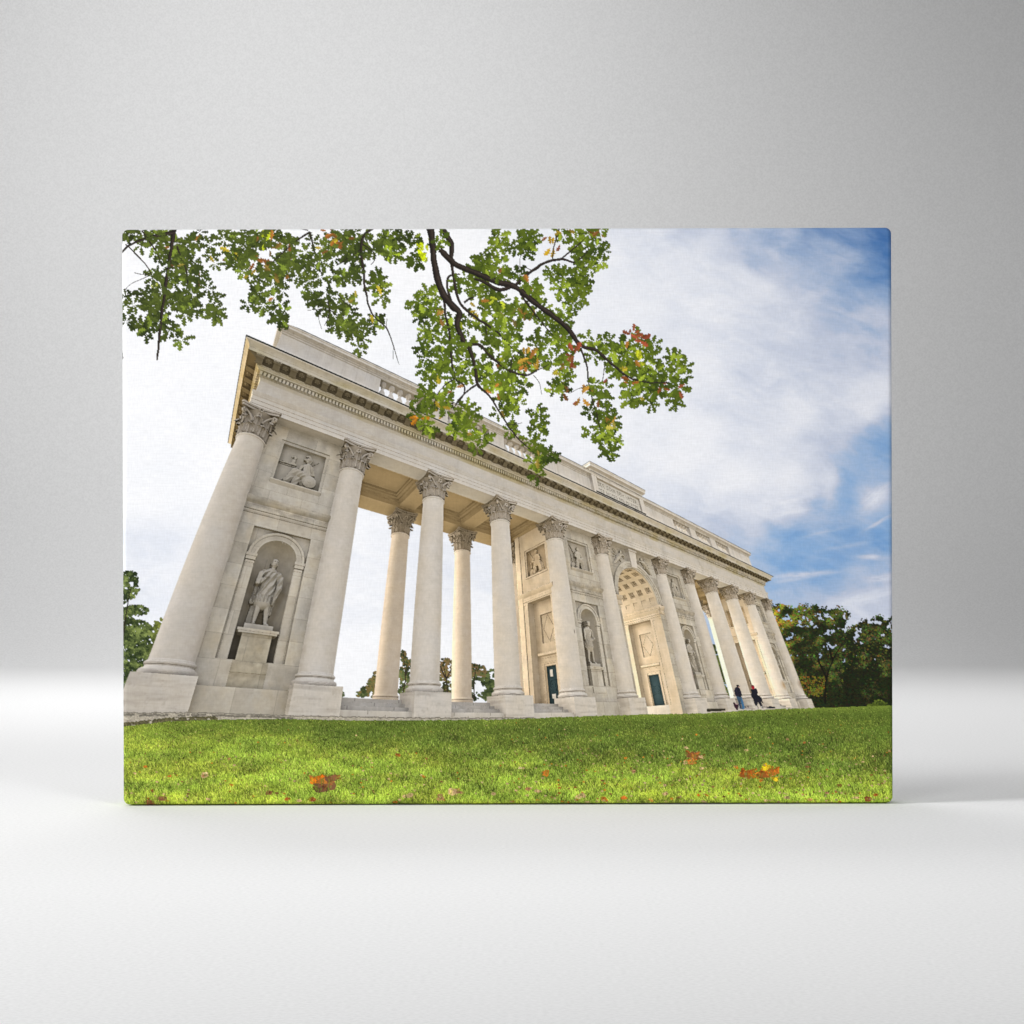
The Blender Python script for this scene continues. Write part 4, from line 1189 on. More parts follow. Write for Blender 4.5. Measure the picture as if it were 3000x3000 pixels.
LIMBS = [(c2, [(308,50),(325,150),(335,260),(355,360),(390,440),(440,500),(478,540),(462,600),(490,680),(530,740),(560,820),(580,940),(640,1000),(700,1090),(760,1190),(830,1270),(880,1312)], [50,42,40,42,45,48,40,32,30,27,24,20,12,10,9,8,5]),
         (c2, [(370,50),(430,150),(430,250),(445,350),(460,430),(490,495),(570,565),(680,640),(780,740),(832,782)], [32,34,22,17,16,18,16,12,9,5]),
         (c2, [(365,180),(450,260),(560,310),(680,360),(790,390),(900,480),(1000,550),(1090,630),(1160,720),(1250,750),(1330,820),(1430,900),(1540,930),(1660,930)], [34,38,36,38,36,34,32,30,24,20,16,13,10,6]),
         (c2, [(790,385),(860,320),(960,255),(1050,235),(1130,250),(1200,190)], [18,18,18,18,10,6]), (c2, [(1040,240),(1150,150),(1190,110)], [12,8,4]), (c2, [(1000,240),(1010,160),(1038,60)], [7,8,9]),
         (c2, [(388,445),(400,560),(420,650),(430,780),(450,900),(500,945),(500,1000),(440,1080)], [16,15,15,15,14,10,8,5]), (c2, [(520,720),(590,720),(650,780),(750,860),(850,890),(920,860),(1000,820)], [18,18,16,15,12,8,4]),
         (c2, [(1160,735),(1195,840),(1210,960),(1250,1110),(1272,1200)], [13,11,9,7,4]), (c2, [(585,935),(500,1000),(450,1060)], [15,9,6]), (c2, [(452,910),(380,960),(340,1030),(335,1080)], [11,8,7,4]), (c2, [(560,345),(620,365),(690,405),(760,395)], [14,22,24,20]),
         (c2, [(820,430),(900,540),(990,650),(1030,680)], [14,10,7,4]), (c2, [(500,480),(540,455),(560,450)], [14,14,8]), (c2, [(445,520),(410,400),(420,330),(480,320)], [12,16,14,8]), (c2, [(895,890),(925,930),(942,1000)], [5,4,2]), (c2, [(1200,945),(1140,970),(1100,992)], [6,4,3]), (c2, [(880,295),(820,275),(800,300)], [5,5,3]), (c2, [(820,275),(820,220),(860,175)], [4,3,2]), (c2, [(735,1170),(790,1165),(830,1160)], [7,5,3]), (c2, [(440,1050),(380,1045),(330,1060)], [8,7,5]),
         (c2, [(1300,820),(1290,880),(1285,930)], [6,5,3]), (c2, [(1540,850),(1560,900),(1600,940)], [5,4,3]), (c2, [(620,590),(630,650),(625,670)], [8,7,3]), (c2, [(780,780),(765,860),(770,920)], [7,7,4]),
         (c1, [(338,60),(320,170),(295,330),(270,500),(250,680),(238,806)], [28,24,22,20,16,11]), (c1, [(340,80),(200,110),(90,150),(36,195)], [24,19,14,14]), (c1, [(350,160),(390,260),(412,350),(400,430)], [11,10,9,6]), (c1, [(60,150),(170,260),(212,340),(215,440)], [9,8,7,6]), (c1, [(190,330),(100,370),(52,412)], [5,4,3]), (c1, [(150,70),(220,170),(260,250)], [10,9,7]), (c1, [(215,310),(160,320),(110,310)], [6,5,4]),
         (c1, [(1455,55),(1400,110),(1390,200),(1405,310),(1412,400),(1450,540),(1530,620),(1570,720),(1604,832)], [22,19,15,14,15,10,9,6,3]), (c1, [(1100,80),(1000,150),(900,240),(850,270)], [14,9,7,4]), (c1, [(1100,80),(1130,200),(1170,330)], [12,8,6]), (c1, [(1390,180),(1300,240),(1250,270)], [9,7,5]), (c1, [(1530,625),(1536,570)], [5,3]), (c1, [(1575,720),(1568,800)], [3,2]), (c1, [(1255,430),(1300,480),(1330,500)], [6,5,3]), (c1, [(1212,518),(1205,560),(1183,612)], [6,5,3]), (c1, [(1212,520),(1290,580),(1342,602)], [7,5,3]), (c1, [(1170,515),(1085,522)], [3,2]), (c1, [(1165,515),(1150,560),(1166,632)], [3,3,2]), (c1, [(1200,470),(1215,520)], [7,6]), (c1, [(1400,150),(1460,200),(1465,240),(1445,265)], [8,6,5,3]), (c1, [(1090,70),(1040,60)], [8,6]),
         (c1, [(38,750),(42,800)], [7,10])]

LAWN_TOP = [(330, 2131), (363, 2129), (420, 2121), (495, 2113), (609, 2108), (842, 2105), (1050, 2110), (1249, 2109), (1454, 2107), (1559, 2103), (1744, 2096), (1889, 2091), (2049, 2089), (2156, 2082), (2273, 2076), (2376, 2073), (2500, 2069), (2640, 2064)]


def paint_sky():
    S = [(1665,450,.98),(1600,438,.82),(1540,440,.70),(1450,445,.54),(1450,485,.42),(1380,440,.46),(1300,438,.36),(1220,440,.22),(1340,470,.14),(1660,520,.88),(1620,560,.62),(1560,500,.48),(1500,600,.28),(1400,560,.20),(1330,600,.12),(1550,700,.26),(1470,660,.30),(1660,650,.40),(1620,600,.42),(1500,800,.06),(1640,740,.10),(1640,770,.05),(1580,800,.26),(1672,830,.85),(1645,850,.62),(1560,835,.42),(1530,850,.22),(1480,900,.06),(1400,900,.03),(1440,960,.18),(1450,1000,.66),(1400,1010,.5),(1560,915,.12),(1500,945,.20),(1600,905,.80),(1640,880,.75),(1650,940,.40),(1600,960,.75),(1600,1000,.86),(1500,1010,.86),(1540,960,.62),(1500,1060,.86),(1660,1010,.88),(1560,1080,.84),(1650,1075,.70),(1540,1120,.56),(1600,1105,.50),(1620,1145,.26),(1680,1150,.30),(1672,920,.70),(1200,600,.06),(1100,500,.05),(1200,450,.16),(1150,560,.06),(1260,520,.12),(1200,760,.07),(1130,800,.04),(1000,600,.0),(900,500,0),(800,480,0),(600,600,0),(450,500,0),(250,470,0),(250,700,.01),(300,900,.03),(260,1060,.15),(330,1100,.12),(400,900,.02),(650,1000,.05),(700,1100,.12),(900,1080,.12),(760,1230,.03),(640,1250,.02),(660,1060,.10),(1200,1100,.08),(880,1200,.05),(1000,700,0),(1300,700,.06),(1300,850,.03),(1150,700,.03)]
    P = np.array(S)
    sx, sy = PX/1.5528, PY/1.5528
    wx = (fbm(sx/90, sy/60, 3, 5)-.5)*60
    wy = (fbm(sx/90+50, sy/60, 7, 5)-.5)*42
    num = den = 0
    for x, y, b in P:
        d2 = ((sx+wx-x)/1.15)**2+((sy+wy-y)+.18*(sx-x))**2
        w = 1/(d2+420)**1.7
        num, den = num+w*b, den+w
    b = num/den
    st = fbm((sx+sy*1.2)/150+wx/60, (sy-sx*.42)/30+wy/50, 1, 6)      # streaks of high cloud
    pf = .55*fbm(sx/34+wx/22, sy/24+wy/30, 5, 5)+.45*fbm((sx+sy*.6)/22+wx/14, (sy-sx*.3)/9+wy/12, 8, 5)
    b = np.clip(b+(st-.5)*.62*np.clip(b*1.9, 0, .5)+(pf-.5)*.72*np.clip(b*1.6, 0.015, .42), 0, 1)
    for wx_, wy_, ln, th, an, sg in ((2316, 1501, 46, 9, -.2, .7), (2311, 1468, 36, 7, -.25, .45), (2560, 1462, 40, 22, -.7, .6), (2590, 1440, 30, 16, -.6, .5), (2362, 1685, 95, 8, -.1, .55), (2330, 1700, 60, 6, -.15, .35), (2549, 1636, 45, 8, .08, .55), (2528, 1752, 110, 20, -.2, .6), (2590, 1696, 60, 12, -.1, .55), (2575, 1530, 45, 6, -.5, .45), (2420, 1560, 70, 6, -.3, .2), (2480, 1600, 80, 7, -.2, .2)):
        ax, ay = PX-wx_+wx*.5, PY-wy_+wy*.5
        lx, ly = ax*math.cos(an)+ay*math.sin(an), -ax*math.sin(an)+ay*math.cos(an)
        b = b*(1-sg*np.exp(-(lx/ln)**2-(ly/th)**2)*np.clip(.35+1.3*fbm(lx/26+wx_, ly/4, 2, 4), 0, 1.1))
    t = b[..., None]
    top = np.clip((1100-PY)/500, 0, 1)[..., None]
    white = np.array([250, 250, 252.])
    mid = np.array([206, 213, 228.])
    deep = np.array([118, 166, 216.])*(1-top)+np.array([74, 116, 172.])*top
    c = np.where(t < .4, white+(mid-white)*t/.4, mid+(deep-mid)*(t-.4)/.6)
    g = (fbm(sx/160, sy/90, 11, 4)-.5)
    c = c-np.clip(g, -.1, .35)[..., None]*np.array([22, 18, 12])*(.35+t)
    c = c-np.clip((PX-1500)/1100, 0, 1)[..., None]*np.array([12, 11, 7])
    return np.clip(c, 0, 255)/255.


def foliage(img, ids, sid, spots, n, size, tone, wmask=None, hole=.0, sc=30.):
    """leaf-sized dabs through elliptical clumps, dark ones first"""
    A = np.array([rx*ry for _, _, rx, ry in spots], float)
    A /= A.sum()
    L = []
    for _ in range(n):
        k = int(np.searchsorted(np.cumsum(A), random.random()))
        x, y, rx, ry = spots[min(k, len(spots)-1)]
        a, r = random.random()*6.283, random.random()**.5
        r *= 1.08 if random.random() < .12 else 1
        L.append((x+rx*r*math.cos(a), y+ry*r*math.sin(a)))
    L = np.array(L)
    keep = fbm(L[:, 0]/sc, L[:, 1]/sc, sid, 3) > hole
    L = L[keep]
    q = fbm(L[:, 0]/45+sid, L[:, 1]/45, 2, 3)
    q2 = fbm(L[:, 0]/11+sid, L[:, 1]/11, 5, 2)
    depth = np.clip((q-.5)*1.5+(q2-.5)*1.2+.42+RNG.normal(0, .17, len(L)), 0, 1.2)
    order = RNG.permutation(len(L))
    for i in order:
        x, y = L[i]
        s = size*random.uniform(.6, 1.3)
        a0 = random.random()*6.283
        pts = [(x+s*random.uniform(.45, 1.)*math.cos(a0+k*1.047), y+s*.85*random.uniform(.45, 1.)*math.sin(a0+k*1.047)) for k in range(6)]
        stamp(img, ids, pts, np.clip(np.array(tone(x, y, depth[i], random.random()))/255., 0, 1), sid, wmask)


def mix(a, b, t):
    t = min(1, max(0, t))
    return [p+(q-p)*t for p, q in zip(a, b)]


def paint_trees(img, ids):
    def spots(f, L, k):
        return [f(x, y)+(rx/k, ry/k) for x, y, rx, ry in L]
    # left edge
    L = spots(c4, [(70,590,40,45),(95,590,36,40),(80,650,55,55),(45,690,30,40),(140,770,50,30),(95,765,40,26),(60,790,40,40),(110,880,100,60),(60,940,60,80),(160,960,80,80),(250,890,34,70),(265,850,20,40),(150,1050,110,80),(90,1120,80,60),(60,1180,30,40)], 1.932)
    foliage(img, ids, S_TREE_L, L, 4200, 5.2, lambda x, y, d, r: mix(mix((36, 48, 24), (136, 150, 82), d*1.1-.08+.2*(r-.5)), (150, 152, 62), max(0, (x-435)/60)+max(0, r-.85)), hole=.27)
    limb(img, ids, [c4(30, 1000), c4(60, 800), c4(90, 640)], [6, 4, 2], (.16, .14, .1), S_TREE_L)
    # seen through the columns
    L = spots(cF, [(30,590,50,30),(80,560,50,50),(130,510,40,70),(160,420,20,50),(140,570,50,50),(425,230,26,50),(460,300,40,60),(430,400,50,70),(450,470,50,60),(430,560,50,50)], 3.22)
    def t0(x, y, d, r):
        c = mix((54, 64, 36), (122, 132, 78), d)
        return mix(c, (142, 114, 66), .7 if (1075 < x < 1115 and r > .35) or r > .9 or y < 1950 and r > .6 else 0)
    foliage(img, ids, S_TREE_B[0], L, 1050, 5.2, t0, hole=.40, sc=16)
    for w in ([(1180, 2040), (1188, 1980), (1184, 1930), (1180, 1905)], [(1188, 1985), (1198, 1950)]):
        limb(img, ids, w, [4, 3, 2, 2][:len(w)], (.2, .17, .13), S_TREE_B[0])
    L = spots(cF, [(800,285,56,36),(840,300,50,46),(790,350,46,50),(850,380,40,50),(800,430,50,40),(830,500,60,46),(800,560,50,50),(850,590,40,40)], 3.22)
    foliage(img, ids, S_TREE_B[1], L, 620, 5, lambda x, y, d, r: mix(mix((52, 54, 28), (120, 118, 62), d), (142, 112, 74), .75 if (y < 1985 and r > .3) or r > .82 else 0), hole=.42, sc=14)
    for w in ([(1312, 2040), (1306, 1985), (1300, 1945)], [(1306, 1985), (1290, 1950)], [(1307, 1990), (1322, 1960)]):
        limb(img, ids, w, [4.5, 3, 2], (.2, .17, .14), S_TREE_B[1])
    L = spots(cF, [(1100,330,50,30),(1150,350,50,36),(1090,400,36,60),(1140,420,40,40),(1230,400,60,36),(1270,400,36,40),(1210,470,60,50),(1250,520,60,60),(1190,570,60,50),(1240,610,60,50),(1100,610,40,40),(1085,500,20,40)], 3.22)
    foliage(img, ids, S_TREE_B[2], L, 1000, 5.2, lambda x, y, d, r: mix(mix((38, 48, 28), (104, 116, 66), d), (132, 104, 68), .75 if (x < 1425 and y < 1985 and r > .35) else 0), hole=.34, sc=16)
    limb(img, ids, [(1388, 2050), (1390, 1990), (1396, 1955)], [4, 3, 2], (.2, .17, .14), S_TREE_B[2])
    foliage(img, ids, S_TREE_B[2], [(734+340-75, 2032, 8, 10), (1004, 2036, 6, 8)], 30, 4, lambda x, y, d, r: mix((60, 72, 40), (120, 130, 80), d))
    L = spots(cA, [(545,1030,36,40),(580,1090,26,40),(600,1170,44,40),(620,1240,50,50),(640,1330,56,70),(670,1450,60,80),(700,1560,60,60)], 4.0244)
    foliage(img, ids, S_TREE_G, L, 420, 5, lambda x, y, d, r: mix((26, 36, 14), (108, 118, 50), d*.9+.2*(r-.5)), hole=.28, sc=14)
    # the wood at the right
    p1 = [(1075,750),(1110,742),(1150,735),(1190,762),(1230,752),(1270,742),(1330,738),(1390,768),(1440,758),(1500,775),(1525,788),(1500,830),(1490,900),(1470,1000),(1470,1320),(1290,1320),(1260,1240),(1200,1130),(1150,1000),(1100,880)]
    p2 = [(1460,930),(1500,890),(1540,862),(1600,830),(1650,815),(1690,803),(1730,825),(1770,800),(1790,800),(1790,1330),(1450,1330)]
    for sid, poly_, n in ((S_TREE_R[1], p2, 5200), (S_TREE_R[0], p1, 6500)):
        pts = np.array([c6(x, y) for x, y in poly_])
        x0, y0 = pts.min(0)
        x1, y1 = pts.max(0)
        m = inside_poly(PX, PY, pts.tolist())
        h = fbm(PX/12, PY/12, sid, 4)
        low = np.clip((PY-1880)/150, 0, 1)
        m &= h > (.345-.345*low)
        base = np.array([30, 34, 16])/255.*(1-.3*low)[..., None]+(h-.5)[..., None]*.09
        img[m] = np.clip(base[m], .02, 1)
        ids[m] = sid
        q = RNG.random((n*4, 2))*[x1-x0, y1-y0+4]+[x0, y0-4]
        jit = RNG.normal(0, 6, q.shape)
        q = q[inside_poly(q[:, 0]+jit[:, 0], q[:, 1]+jit[:, 1], pts.tolist())][:n]
        lum = fbm(q[:, 0]/32, q[:, 1]/26, sid+3, 3)
        keep = fbm(q[:, 0]/12, q[:, 1]/12, sid, 4) > .355-.355*np.clip((q[:, 1]-1880)/150, 0, 1)
        for (x, y), l in zip(q[keep], lum[keep]):
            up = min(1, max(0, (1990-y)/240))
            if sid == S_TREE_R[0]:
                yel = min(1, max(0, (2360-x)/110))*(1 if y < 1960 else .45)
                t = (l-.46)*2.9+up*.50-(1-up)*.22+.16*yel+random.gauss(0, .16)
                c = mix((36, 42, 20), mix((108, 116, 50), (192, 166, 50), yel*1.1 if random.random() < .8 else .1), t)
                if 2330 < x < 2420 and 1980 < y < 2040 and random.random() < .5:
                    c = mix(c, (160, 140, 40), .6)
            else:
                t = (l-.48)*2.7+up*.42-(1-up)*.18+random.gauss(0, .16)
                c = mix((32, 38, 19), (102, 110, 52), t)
                if y < 1960 and random.random() < .16:
                    c = mix(c, (128, 130, 52), .5)
            c = [v*random.uniform(.7, 1.3) for v in c]
            s = random.uniform(2, 5.5)
            a0 = random.random()*6.283
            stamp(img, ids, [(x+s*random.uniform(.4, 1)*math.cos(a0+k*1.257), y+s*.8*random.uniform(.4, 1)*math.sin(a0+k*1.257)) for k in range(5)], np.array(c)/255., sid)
    for w in ([(2415, 2060), (2420, 1990), (2440, 1930), (2470, 1880)], [(2420, 1990), (2395, 1930)], [(2438, 1935), (2425, 1890)]):
        limb(img, ids, w, [6, 5, 4, 2][:len(w)], (.09, .08, .05), S_TREE_R[0])
    foliage(img, ids, S_TREE_R[1], [(2575, 2060, 22, 10), (2555, 2066, 14, 5)], 90, 4, lambda x, y, d, r: mix((60, 74, 24), (130, 146, 52), d))


def paint_lawn(img, ids):
    xs, ys = np.array([p[0] for p in LAWN_TOP]), np.array([p[1] for p in LAWN_TOP])
    edge = np.interp(PX, xs, ys)+(fbm(PX/6, 0*PX, 4, 2)-.5)*4
    # footing of worn stone and gravel between the steps and the grass
    foot = np.interp(PX, [360, 480, 620, 840, 1050, 1250, 1450, 1560, 1600], [2086, 2086, 2086, 2094, 2098, 2101, 2101, 2100, 2110])+(fbm(PX/9, 0*PX, 8, 3)-.5)*5
    m = (PY > foot) & (PY < edge+4) & (PX < 1600)
    g = fbm(PX/4, PY/2.5, 2, 3)
    k = np.clip((PY-foot)/14, 0, 1)
    left = np.clip((860-PX)/200, 0, 1)
    c = np.array([.70, .665, .60])*(.72+.5*g)[..., None]
    seam = (np.abs(PY-foot-8-3*(fbm(PX/30, 0*PX, 1, 2)-.5)) < 3.2) & (fbm(PX/14, 0*PX+3, 6, 2) > .38)
    c = np.where((seam & (left > 0))[..., None], c*.68, c)
    c = np.where((k < .25)[..., None], c*.72, c)
    soil = (PY > edge-7-4*left) & (PX < 640) & (fbm(PX/12, PY/5, 9, 3) > .30+.5*(1-left))
    c = np.where(soil[..., None], np.array([.36, .34, .24])*(.5+1.*g)[..., None], c)
    img[m] = c[m]
    ids[m] = S_BLD
    m = PY > edge
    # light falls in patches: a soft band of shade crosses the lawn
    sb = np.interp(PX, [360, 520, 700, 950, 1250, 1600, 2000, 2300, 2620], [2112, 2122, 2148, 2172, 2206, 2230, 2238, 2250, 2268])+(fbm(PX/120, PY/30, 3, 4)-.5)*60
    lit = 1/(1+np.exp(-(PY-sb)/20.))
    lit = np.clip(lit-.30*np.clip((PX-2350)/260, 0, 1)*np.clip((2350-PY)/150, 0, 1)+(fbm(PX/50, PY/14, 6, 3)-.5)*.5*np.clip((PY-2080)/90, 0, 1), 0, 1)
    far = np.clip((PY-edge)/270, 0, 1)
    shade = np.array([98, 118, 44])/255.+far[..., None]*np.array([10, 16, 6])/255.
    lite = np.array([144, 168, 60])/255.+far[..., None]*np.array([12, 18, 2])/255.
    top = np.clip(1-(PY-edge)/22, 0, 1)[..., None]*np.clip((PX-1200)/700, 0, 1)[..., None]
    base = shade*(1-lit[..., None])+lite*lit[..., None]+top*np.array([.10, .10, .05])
    tex = fbm(PX/(3+7*far), PY/(1.6+4*far), 1, 3)
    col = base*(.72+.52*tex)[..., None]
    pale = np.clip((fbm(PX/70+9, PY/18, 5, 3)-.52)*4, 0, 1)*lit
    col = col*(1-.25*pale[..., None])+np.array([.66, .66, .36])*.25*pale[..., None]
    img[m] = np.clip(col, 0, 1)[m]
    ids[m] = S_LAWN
    # blades
    n = 120000
    bx = RNG.random(n)*NX
    tt = RNG.random(n)
    by = NY*((2075-671)/1682.5)+tt**.8*(NY*1.03-NY*((2075-671)/1682.5))
    o = np.argsort(by)
    bx, by = bx[o], by[o]
    iy, ix = np.clip(by.astype(int), 0, NY), np.clip(bx.astype(int), 0, NX)
    f = np.clip((by/NY*1682.5+671-2080)/275, 0, 1)
    h = (1.3+8.5*f**1.3)*RNG.uniform(.5, 1.3, n)*(SC/.62)
    lean = RNG.normal(0, .38, n)*h
    bc = base[iy, ix]
    u = RNG.random(n)
    patch = fbm(bx/46, by/15, 3, 3)
    tone = (.54+.72*u+.80*(patch-.5))[:, None]
    bc = bc*tone
    bc = np.where((u > .86)[:, None], bc*.75+np.array([.86, .88, .56])*.33, bc)
    bc = np.where((u < .16)[:, None], bc*.62, bc)
    gold = np.clip((fbm(bx/80+5, by/20, 8, 3)-.42)*3.2+np.clip((500-bx)/500, 0, 1)*.5, 0, 1)[:, None]
    bc = bc*(1-.5*gold)+(bc*np.array([1.22, 1.07, 1.0]))*.5*gold
    straw = RNG.random(n) > .965
    bc = np.where(straw[:, None], np.array([.70, .62, .36])*(.6+.4*lit[iy, ix])[:, None], bc)
    for k in range(20):
        on = k < h
        y = (by-k).astype(int)
        x = (bx+lean*(k/np.maximum(h, 1))**1.5).astype(int)
        on &= (y >= 0) & (y <= NY) & (x >= 0) & (x <= NX)
        on[on] &= m[y[on], x[on]]
        g = (.80+.34*k/np.maximum(h, 1))[:, None]
        yy, xx = y[on], x[on]
        img[yy, xx] = np.clip(img[yy, xx]*.3+.7*(bc*g)[on], 0, 1)
    return m, lit


def paint_people(img, ids):
    def S(pts, col, sid):
        stamp(img, ids, [cP(x, y) for x, y in pts], np.array(col)/255., sid)
    def speck(pts, col, sid, n, s=9):
        P = np.array(pts, float)
        for _ in range(n):
            x, y = random.uniform(P[:, 0].min(), P[:, 0].max()), random.uniform(P[:, 1].min(), P[:, 1].max())
            if inside_poly(np.array([x]), np.array([y]), pts)[0]:
                S([(x-s, y-s), (x+s, y-s*.6), (x+s*.7, y+s), (x-s*.8, y+s*.8)], col, sid)
    # low dark step shadow painted before the plinth, paler along its top
    stamp(img, ids, [cA(478, 1757), cA(560, 1752), cA(640, 1750), cA(700, 1752), cA(702, 1774), cA(640, 1782), cA(500, 1788), cA(480, 1786)], (.17, .155, .12), S_BLD)
    stamp(img, ids, [cA(490, 1754), cA(690, 1748), cA(695, 1756), cA(500, 1762)], (.36, .33, .27), S_BLD)
    S([(1290, 880), (1400, 840), (1410, 880), (1320, 905)], (168, 156, 146), S_BLD)
    S([(780, 860), (860, 880), (900, 900), (1080, 915), (1060, 940), (800, 930)], (170, 158, 150), S_BLD)
    S([(855, 835), (880, 832), (895, 890), (870, 900)], (44, 44, 54), S_BLD)
    S([(780, 855), (800, 860), (830, 895), (800, 905)], (40, 44, 56), S_BLD)
    # man
    J = [(530, 312), (560, 305), (600, 326), (640, 345), (668, 420), (694, 500), (690, 592), (610, 588), (540, 578), (512, 520), (490, 500), (488, 400), (500, 345)]
    S(J, (34, 34, 44), S_MAN)
    speck(J, (58, 46, 72), S_MAN, 26)
    speck(J, (22, 24, 30), S_MAN, 30)
    S([(588, 290), (632, 296), (636, 312), (612, 330), (590, 326)], (176, 138, 124), S_MAN)
    S([(548, 250), (580, 244), (612, 262), (634, 292), (590, 300), (560, 318), (550, 290)], (30, 28, 30), S_CAP)
    S([(535, 578), (690, 590), (728, 690), (752, 780), (784, 900), (778, 926), (740, 944), (708, 938), (706, 870), (680, 800), (660, 735), (672, 830), (700, 905), (690, 945), (650, 930), (628, 850), (606, 770), (575, 680)], (62, 84, 104), S_JEANS)
    S([(690, 600), (735, 720), (780, 890), (770, 930), (720, 935), (712, 860), (690, 760)], (66, 112, 150), S_JEANS)
    S([(600, 640), (650, 720), (690, 890), (660, 920), (632, 850), (606, 760)], (46, 62, 80), S_JEANS)
    # woman
    B = [(960, 372), (1030, 372), (1078, 342), (1116, 360), (1140, 410), (1145, 490), (1132, 512), (1160, 545), (1215, 580), (1262, 622), (1276, 700), (1310, 772), (1262, 758), (1236, 700), (1262, 800), (1280, 850), (1250, 870), (1215, 850), (1180, 780), (1152, 728), (1140, 800), (1132, 850), (1085, 842), (1045, 770), (1028, 680), (1000, 620), (962, 572), (950, 512), (974, 480), (962, 430), (942, 408)]
    S(B, (30, 31, 40), S_WOM)
    speck(B, (52, 40, 54), S_WOM, 30)
    speck(B, (18, 20, 26), S_WOM, 40)
    for pts, c in (([(1094, 846), (1112, 842), (1128, 900), (1124, 945), (1108, 930)], (205, 198, 192)), ([(1132, 850), (1148, 846), (1178, 920), (1160, 930)], (60, 52, 50)), ([(1140, 860), (1160, 900), (1150, 930), (1136, 900)], (200, 190, 182)),
                   ([(1246, 852), (1268, 846), (1276, 900), (1262, 912)], (206, 200, 194)), ([(1272, 846), (1288, 850), (1300, 910), (1284, 915)], (50, 46, 48))):
        S(pts, c, S_WOM)
    S([(905, 110), (930, 118), (966, 240), (950, 262)], (44, 38, 36), S_BLD)
    S([(956, 262), (996, 246), (1036, 268), (1062, 322), (1060, 350), (1022, 378), (978, 352), (962, 312)], (168, 34, 48), S_SCARF)
    S([(956, 262), (996, 246), (1030, 266), (1040, 290), (1000, 292), (968, 290)], (104, 34, 40), S_SCARF)
    S([(966, 300), (990, 306), (986, 330), (972, 326)], (120, 60, 60), S_SCARF)
    # bags
    G = [(445, 750), (512, 756), (532, 790), (600, 800), (606, 830), (596, 900), (582, 978), (552, 960), (520, 920), (486, 880)]
    S(G, (50, 30, 42), S_BAG)
    speck(G, (92, 44, 62), S_BAG, 18)
    S([(500, 790), (540, 780), (600, 805), (560, 815)], (186, 150, 150), S_BAG)
    S([(1396, 908), (1452, 868), (1470, 850), (1552, 862), (1600, 868), (1640, 878), (1668, 904), (1560, 912)], (32, 33, 44), S_BAG2)


